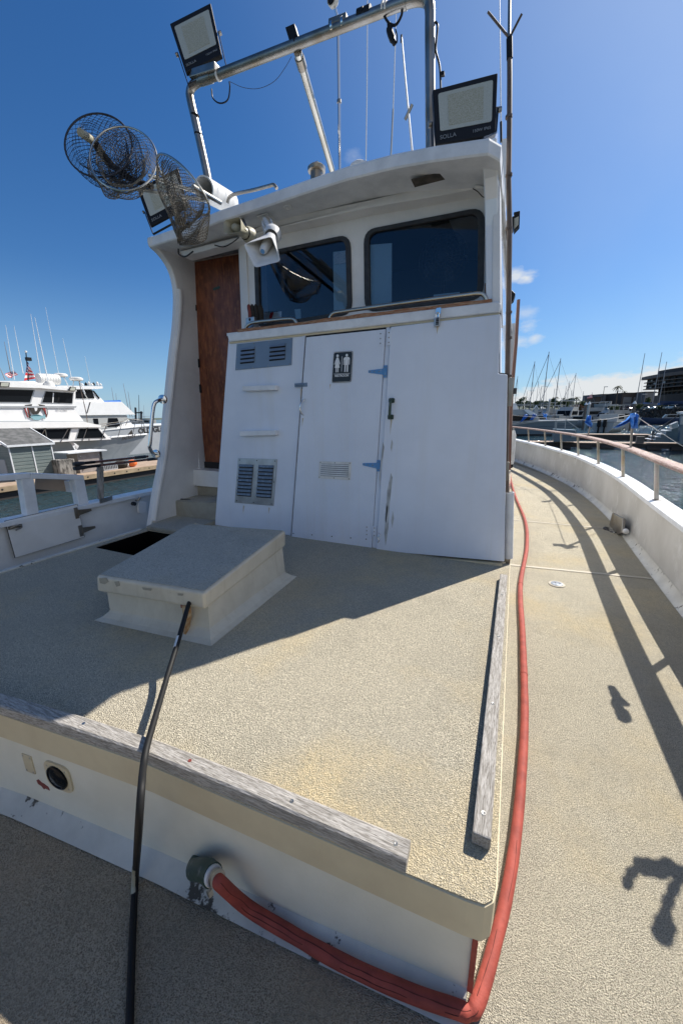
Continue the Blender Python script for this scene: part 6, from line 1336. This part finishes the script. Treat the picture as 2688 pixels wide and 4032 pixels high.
# land, rocks, terrace
LZ=4.0
def shore():
    mb=MB(); pts=[(-60,420),(-30,300),(0,230),(20,195),(38,176),(52,152),(90,120),(180,60),(900,60),(900,1200),(-60,1200)]
    mb.prism([(x,y+3,.0) for x,y in pts],(0,0,LZ-.3)); struct('quay_ground',mb,'land')
    mb=MB(); rnd=random.Random(4); line=[V((x,y,0)) for x,y in pts[1:8]]
    k=0
    for a,b in zip(line,line[1:]):
        n=int((b-a).length/.75)
        for i in range(n):
            for r in range(5):
                p=a.lerp(b,(i+rnd.random())/n); p.z=.1+r*.82+rnd.random()*.3; p.y+=r*.9-1.5
                s=.5+rnd.random()*.55; vs=[]
                for vx in (-1,1):
                    for vy in (-1,1):
                        for vz in (-1,1): vs.append(p+V((vx*s*(.5+rnd.random()*.5),vy*s*(.5+rnd.random()*.5),vz*s*(.4+rnd.random()*.5))))
                mb.add(vs,[(0,1,3,2),(4,6,7,5),(0,4,5,1),(2,3,7,6),(0,2,6,4),(1,5,7,3)])
    o=struct('rock_wall',mb,'rock',kind='stuff')
shore()
def gz(x,y,D,z=None): # point on the land seen in column x at depth D
    r=ray(x,1640); p=CAM+r*D; p.z=LZ-.3 if z is None else z; return p
# low grey buildings
def building(name,label,x0,x1,ytop,D,dep,mm,pieces=(),ybase=1600):
    A,B=at(x0,ytop,D=D),at(x1,ytop,D=D); t=thing(name,label,'building',V((A.x,A.y,LZ-.3))); d=(B-A).normalized(); back=V((-d.y,d.x,0)); back=back if back.dot(fw)>0 else -back
    zt=(A.z+B.z)/2; a=V((A.x,A.y,LZ-.5)); b=V((B.x,B.y,LZ-.5))
    part('wall',MB().prism([a,b,b+back*dep,a+back*dep],(0,0,zt-LZ+.5)),mm,t)
    part('roof_edge',MB().prism([a-back*.3-d*.3+V((0,0,zt-LZ+.5)),b-back*.3+d*.3+V((0,0,zt-LZ+.5)),b+back*dep+V((0,0,zt-LZ+.5)),a+back*dep+V((0,0,zt-LZ+.5))],(0,0,.35)),'asphalt',t)
    W=(B-A).length; H=zt-LZ+.5
    for (u0,u1,v0,v1,nm,m2) in pieces:
        part(nm,MB().prism([a+d*(W*u)-back*.05+V((0,0,H*v)) for u,v in ((u0,v0),(u1,v0),(u1,v1),(u0,v1))],back*.06),m2,t)
    return t
building('boatyard_shed','long grey boatyard shed with dark doors left of the palm tree',2366,2450,1554,175,14,'wallgrey',((.3,.52,0,.5,'door','bldg'),(.52,.66,.45,.85,'sign_board','offwhite'),(.72,.95,.0,.6,'door','bldg')))
building('boatyard_workshop','dark framed workshop with two grey roller doors between the palm and the hotel',2449,2535,1549,165,16,'bldg',((.08,.45,0,.8,'roller_door','wallgrey'),(.15,.40,.25,.5,'opening','gap'),(.55,.92,0,.8,'roller_door','wallgrey'),(.72,.74,0,.8,'frame_post','bldg')))
building('boatyard_office','low grey block office under the curved hotel',2540,2578,1545,160,10,'wallgrey',((.1,.5,.3,.7,'window','darkglass'),(.6,.9,.1,.5,'window','darkglass')))
building('low_office','small dark flat roofed kiosk left of the grey shed',2345,2366,1564,170,8,'bldg',((.2,.8,.3,.7,'window','darkglass'),))
# curved hotel
hc=at(2530,1500,D=205); ht=thing('curved_hotel','large dark curved building with stacked balcony floors at the right edge','building',V((hc.x,hc.y,LZ-.3)))
ztop=at(2600,1485,D=190).z+3
def arcpts(R_,cx,cy,a0,a1,z,n=22): return [V((cx+R_*math.cos(a0+(a1-a0)*i/n),cy+R_*math.sin(a0+(a1-a0)*i/n),z)) for i in range(n+1)]
left=at(2527,1520,D=215); cx,cy=left.x+62,left.y-2
za=at(2530,1499,D=215).z; zb=at(2530,1537,D=215).z
fl_h=(za-zb)/3
for k in range(5):
    z0=zb+(k-2)*fl_h; Rr=62-(0 if k>=2 else 6)
    o=arcpts(Rr,cx,cy,R(180),R(270),z0); i_=arcpts(Rr-14,cx,cy,R(180),R(270),z0)
    part('floor_glass',MB().prism([p+V((0,0,.0)) for p in arcpts(Rr-1.6,cx,cy,R(180),R(270),z0)]+i_[::-1],(0,0,fl_h)),'bglass',ht)
    part('balcony_slab',MB().prism(o+i_[::-1],(0,0,fl_h*.22)),'slab',ht)
    for j in range(24):
        a=R(180+90*(j+.5)/24); part('partition',MB().bar((cx+(Rr-1.2)*math.cos(a),cy+(Rr-1.2)*math.sin(a),z0+.1),(cx+(Rr-1.2)*math.cos(a),cy+(Rr-1.2)*math.sin(a),z0+fl_h*.98),.25,.7),'bldg',ht)
part('podium',MB().prism(arcpts(57,cx,cy,R(180),R(270),LZ-.5)+arcpts(44,cx,cy,R(180),R(270),LZ-.5)[::-1],(0,0,zb-2*fl_h-LZ+.6)),'bldg',ht)
part('roof',MB().prism(arcpts(63.5,cx,cy,R(180),R(270),za+.01)+arcpts(46,cx,cy,R(180),R(270),za+.01)[::-1],(0,0,1.6)),'slab',ht)
part('roof_top',MB().prism(arcpts(60,cx,cy,R(190),R(270),za+1.61)+arcpts(48,cx,cy,R(190),R(270),za+1.61)[::-1],(0,0,2.2)),'bldg',ht)
for k in range(3):
    for j in (1,2,4): 
        a=R(180+90*(j+.5)/24); a2=a+R(2.0); z0=zb+k*fl_h+fl_h*.36
        if (k+j)%2: part('pale_curtain',MB().prism([V((cx+60.9*math.cos(t_),cy+60.9*math.sin(t_),z0)) for t_ in (a,a2)]+[V((cx+60.6*math.cos(t_),cy+60.6*math.sin(t_),z0)) for t_ in (a2,a)],(0,0,fl_h*.45)),'offwhite',ht)  # off-white curtain panels on some of the balconies
# boats on the hard
for (x,D,L,hm,lab) in ((2578,140,9,'tarp','boat with a bright blue hull stored on land under the hotel'),(2510,142,10,'wallgrey','long grey boat stored on land left of the blue hulled boat'),(2375,150,8,'offwhite','small white boat parked before the grey shed'),(2655,120,9,'navy','boat stored on land near the right edge')):
    p=gz(x,1600,D); p.z+=1.0; boat('stored_boat',lab,p,R(160),L,3,1.5,cabin=x in (2375,),hullm=hm)
for (x,y,D) in ((2537,1391,150),(2604,1387,150),(2623,1424,150)):
    tp=at(x,y,D=D); p=V((tp.x,tp.y,LZ-.3)); t=thing('yard_mast',{2537:'tall boatyard mast crossing the left end of the hotel',2604:'tall thin mast in front of the middle of the hotel',2623:'shorter mast right of the two tall ones before the hotel'}[x],'mast',p); part('spar',MB().tube([p,tp],[.16,.09],6),'mast',t); part('shroud',MB().tube([V((p.x+1.8,p.y,p.z+2)),V((tp.x,tp.y,p.z+(tp.z-p.z)*.8))],.03,4),'mast',t)
for (x,y,D) in ((2378,1523,170),(2428,1540,160),(2530,1552,140)):
    tp=at(x,y,D=D); p=V((tp.x,tp.y,LZ-.3)); t=thing('lamp_post',{2378:'lamp post over the grey boatyard shed',2428:'dark post in front of the grey shed beside the palm',2530:'lamp post with a bright head before the workshop'}[x],'lamp post',p); part('column',MB().tube([p,tp],[.14,.09],6),'rubber',t); part('lamp_head',MB().box(tp.x-.2,tp.x+1.3,tp.y-.2,tp.y+.2,tp.z-.15,tp.z+.1),'offwhite',t)
# cars
rnd=random.Random(11)
def car(label,x,D,mm,head):
    p=gz(x,1610,D); t=thing('parked_car',label,'car',p,'cars parked above the rock wall'); t.rotation_euler.z=head
    def P_(n_,mb,m2,par=t,**k): mb.v=[v+rootloc(par) for v in mb.v]; return part(n_,mb,m2,par,**k)
    P_('body',MB().prism([(-2.2,-.9,.3),(2.2,-.9,.3),(2.25,-.9,.75),(1.2,-.9,.95),(-1.9,-.9,1.0),(-2.25,-.9,.8)],(0,1.8,0)),mm,bevel=.06)
    P_('cabin_glass',MB().prism([(-1.7,-.78,.98),(1.15,-.78,.95),(.4,-.78,1.42),(-1.3,-.78,1.45)],(0,1.56,0)),'darkglass',bevel=.05); P_('roof',MB().prism([(-1.25,-.74,1.43),(.35,-.74,1.41),(.3,-.74,1.48),(-1.2,-.74,1.5)],(0,1.48,0)),mm)
    for a in (-1.35,1.4):
        for s in (-.92,.72): P_('wheel',MB().cyl((a,s,.33),(a,s+.2,.33),.33,12),'rubber')
cols=['car1','car2','car1','car3','car1','car2','car1','car1','car2','car1']
names=['first','second','third','fourth','fifth','sixth','seventh','eighth','ninth','tenth']
for i,x in enumerate((2358,2385,2408,2470,2540,2562,2590,2618,2642,2672)):
    car('%s %s parked car from the left above the rock wall'%(names[i],{'car1':'dark','car2':'white','car3':'red'}[cols[i]]),x,150-i*3.0 if x<2500 else 128-(x-2540)*.12,cols[i],R(95)+rnd.random()*.3)
# trees
def leafball(mb,c,r,n,rnd,s=.5,flat=.8):
    for _ in range(n):
        while True:
            d=V((rnd.uniform(-1,1),rnd.uniform(-1,1),rnd.uniform(-1,1)))
            if .2<d.length<1: break
        p=c+V((d.x*r,d.y*r,d.z*r*flat)); u=V((rnd.uniform(-1,1),rnd.uniform(-1,1),rnd.uniform(-1,1))).normalized(); w=u.orthogonal().normalized()
        k=s*(.6+rnd.random()*.8); mb.add([p-u*k,p+w*k*.6,p+u*k,p-w*k*.6],[(0,1,2,3)])
def tree(label,x,ytop,D,wpx,mm='foliage',base=None):
    rnd_=random.Random(int(x*7+D)); tp=at(x,ytop,D=D); g=V((tp.x,tp.y,base if base is not None else LZ-.4)); w=wpx*D/F/2; h=tp.z-g.z
    t=thing('broadleaf_tree',label,'tree',g,'trees along the far shore'); part('trunk',MB().tube([g,g+V((.1,0,h*.3)),g+V((0,0,h*.7))],[.25,.2,.1],7),'trunk',t)
    for k in range(3): a=rnd_.random()*6; part('limb',MB().tube([g+V((0,0,h*.35)),g+V((w*.5*math.cos(a),w*.5*math.sin(a),h*.65))],[.12,.05],6),'trunk',t)
    mb=MB()
    for _ in range(12):
        a=rnd_.random()*6.28; rr_=w*.65*rnd_.random()**.5; c=g+V((rr_*math.cos(a),rr_*math.sin(a),h*(.45+.42*rnd_.random()))); leafball(mb,c,w*(.3+.2*rnd_.random()),110,rnd_,s=max(.35,w*.09))
    part('crown',mb,mm,t)
def palm(label,x,ytop,D,wpx,n=20):
    rnd_=random.Random(int(x*3+D)); tp=at(x,ytop,D=D); g=V((tp.x,tp.y,LZ-.4)); w=wpx*D/F/2; top_=tp-V((0,0,w*.6))
    t=thing('palm_tree',label,'palm',g); part('trunk',MB().tube([g,g.lerp(top_,.5)+V((.2,0,0)),top_],[.28,.2,.17],7),'trunk',t); mb=MB()
    for i in range(n):
        a=6.28*i/n+rnd_.random()*.3; e=rnd_.uniform(-.5,1.1); L=w*(.85+.3*rnd_.random()); prev=None
        for k in range(8):
            s=k/7; p=top_+V((math.cos(a)*L*s*math.cos(e*.6),math.sin(a)*L*s*math.cos(e*.6),L*(math.sin(e)*s-.75*s*s)))
            sd=V((-math.sin(a),math.cos(a),0))*(.16*L*math.sin(math.pi*min(1,s*.9+.1))); dn=V((0,0,-.10*L*s))
            if prev: 
                pp_,ps,pd=prev
                mb.add([pp_,p,p+sd*.9+dn,pp_+ps*.6+pd],[(0,1,2,3)]); mb.add([pp_,p,p-sd*.9+dn,pp_-ps*.6+pd],[(0,1,2,3)])
            prev=(p,sd,dn)
    part('fronds',mb,'palm',t)
palm('tall palm rising over the grey shed roof',2434,1512,165,34,24); palm('shorter palm right of the tall one over the shed',2458,1535,168,20,16)
palm('single palm left of the flag towers',2270,1556,140,34,22); palm('small palm among the dark trees between two masts',2186,1558,150,28); palm('low palm just right of the wooden pole',2062,1556,150,30); palm('small dark palm at the foot of the workshop',2502,1588,140,26); palm('little palm behind the tallest mast',2218,1562,160,18)
for i,(x,y,D,w,mm) in enumerate(((2046,1566,150,40,'foliage'),(2085,1574,140,36,'foliage'),(2112,1576,150,40,'foliage'),(2128,1575,160,30,'foliage'),(2152,1580,140,44,'foliage'),(2176,1566,150,34,'foliage'),(2200,1572,160,34,'foliage'),(2225,1570,150,40,'foliage'),(2243,1566,160,36,'foliage'),(2290,1584,150,34,'foliage'),(2300,1576,165,30,'foliage'),(2272,1598,125,40,'flow'),(2285,1600,135,26,'flow'),(2455,1552,190,30,'foliage'),(2408,1598,130,26,'foliage'),(2425,1600,128,22,'foliage'),(2518,1592,135,24,'foliage'),(2602,1600,120,22,'foliage'),(2680,1480,210,40,'foliage'),(2555,1560,150,18,'foliage'))):
    tree('%s along the shore, %s'%('orange flowering bush' if mm=='flow' else 'dark round tree',['just right of the deckhouse','left of the third mast','right of the third mast','beside the little gable hut','left of the tallest mast base','right of the tallest mast','below the spreader mast','right of the spreader mast','left of the single palm','left of the flag towers','behind the flag towers','below the single palm','beside the taller flowering bush','behind the grey shed roof','low below the grey shed','low beside the shed bushes','at the workshop foot','below the hotel balconies','on the hotel roof line','beside the office block'][i]),x,y,D,w,'foliage2' if mm=='flow' else mm)
# flag towers
o=thing('hoist_towers','pair of black boat hoist towers behind the marina','hoist',gz(2318,1600,110,1.0)); D=110
for a,b in (((2311,1600),(2312,1560)),((2326,1600),(2330,1555)),((2308,1572),(2330,1570)),((2309,1585),(2330,1584))): part('beam',MB().bar(at(*a,D=D),at(*b,D=D),.55,.55),'rubber',o)
A=[at(x,y,D=109) for x,y in ((2309,1558),(2329,1553),(2330,1567),(2310,1569))]
fl_=thing('striped_flag','small striped flag flying over the black hoist towers on the right','flag',A[0])
for k in range(7):
    rows=[[A[0].lerp(A[1],u)*(1-v)+A[3].lerp(A[2],u)*v+V((0,.2*math.sin(u*6),0)) for u in [i/6 for i in range(7)]] for v in (k/7,(k+1)/7)]; part('stripe',MB().grid(rows),'flagred' if k%2==0 else 'flagwhite',fl_)
part('canton',MB().grid([[A[0].lerp(A[1],u)*(1-v)+A[3].lerp(A[2],u)*v+V((0,.2*math.sin(u*6)-.05,0)) for u in (0,.15,.3,.45)] for v in (0,.5)]),'flagblue',fl_)
# little gable hut and pile posts in the marina
c=ground(2111,75); D_=75
o=thing('marina_kiosk','little white gable topped kiosk on the far dock between the left masts','kiosk',V((c.x,c.y,.5)))
q=[at(x,y,D=D_) for x,y in ((2103,1630),(2117,1630),(2118,1606),(2110,1596),(2102,1606))]; part('wall',MB().prism(q,(0,1.0,0)),'offwhite',o); q=[at(x,y,D=D_-.2) for x,y in ((2100,1608),(2110,1595),(2120,1608),(2118,1609),(2110,1599),(2102,1609))]; part('roof',MB().prism(q,(0,1.3,0)),'boatwhite',o)
for (x,y0,y1,D_,lab) in ((2318,1592,1650,62,'tall grey piling with a pale cap behind the farther blue cloth'),(2496,1590,1640,60,'grey piling just right of the nearer blue cloth'),(2163,1576,1620,90,'grey piling between the tall masts'),(2305,1594,1640,66,'dark piling left of the pale capped piling')):
    A,B=at(x,y1,D=D_),at(x,y0,D=D_); A.z=0; A.x,A.y=B.x,B.y; t=thing('dock_piling',lab,'piling',A); part('shaft',MB().cyl(A,B,.22,10),'offwhite' if x in (2318,2163) else 'slab',t); part('cap',MB().lathe(B,(0,0,1),[(0,.28),(.1,.26),(.5,0)],10),'boatwhite',t)
# far docks under the marina boats
for i,(x0,x1,D,lab) in enumerate(((2090,2330,88,'long low marina dock behind the slate blue boat'),(2320,2500,78,'low marina dock behind the twin outboard boat'))):
    A,B=ground(x0,D),ground(x1,D); t=thing('marina_dock',lab,'dock',A); part('walkway',MB().bar(A+V((0,0,.4)),B+V((0,0,.4)),2.0,.3),'dockwood',t)
# hills
mb=MB(); n=60; rows=[[],[]]
for i in range(n+1):
    a=R(-4+34*i/n); Rr=1500; h=28+26*noise.noise(V((i*.12,0,0)))+10*noise.noise(V((i*.5,4,0)))+i*.7
    if i<8: h*=i/8
    rows[0].append(V((Rr*math.sin(a),Rr*math.cos(a),0))); rows[1].append(V(((Rr+80)*math.sin(a),(Rr+80)*math.cos(a),max(1,h)))); 
rows.append([V((p.x*1.4,p.y*1.4,0)) for p in rows[0]]); mb.grid(rows); struct('hills',mb,'hill')
mb=MB(); n=40; rows=[[],[]]
for i in range(n+1):
    a=R(-75+55*i/n); Rr=1700; h=5+9*abs(noise.noise(V((i*.2,7,0))))
    rows[0].append(V((Rr*math.sin(a),Rr*math.cos(a),0))); rows[1].append(V(((Rr+40)*math.sin(a),(Rr+40)*math.cos(a),h)))
rows.append([V((p.x*1.3,p.y*1.3,0)) for p in rows[0]]); mb.grid(rows); struct('far_shore',mb,'hill')

# more far boats filling the marina
rnd=random.Random(5); words=['first','second','third','fourth','fifth','sixth','seventh','eighth','ninth','tenth','eleventh','twelfth','thirteenth','fourteenth','fifteenth','sixteenth']
for i,x in enumerate((2052,2078,2096,2128,2146,2176,2196,2214,2252,2276,2304,2350,2394,2420,2470,2492)):
    D=96+rnd.random()*40; hm=['shadewhite','navy','shadewhite','hullblue','offwhite'][i%5]
    boat('far_boat','%s far boat from the left in the packed marina rows, %s hull'%(words[i],{'shadewhite':'shade toned white','navy':'navy','hullblue':'slate','offwhite':'dull white'}[hm]),ground(x,D),R(80+rnd.random()*200),8+rnd.random()*4,3,1.5+rnd.random()*.5,fly=i%2==0,hullm=hm,cabm='shadewhite' if i%3 else 'offwhite',group='packed boats in the far marina rows')
for i,(x,y,D) in enumerate(((2074,1540,150),(2119,1500,160),(2142,1545,140),(2182,1530,150),(2228,1520,150),(2250,1535,140),(2296,1540,150),(2330,1545,130))):
    tp=at(x,y,D=D); t=thing('far_mast','%s faint far mast from the left behind the main masts'%words[i],'mast',V((tp.x,tp.y,0))); part('spar',MB().tube([V((tp.x,tp.y,.5)),tp],[.10,.06],6),'mast',t); part('stay',MB().tube([V((tp.x+3.2,tp.y,1.5)),tp-V((0,0,.5))],.022,4),'mast',t)
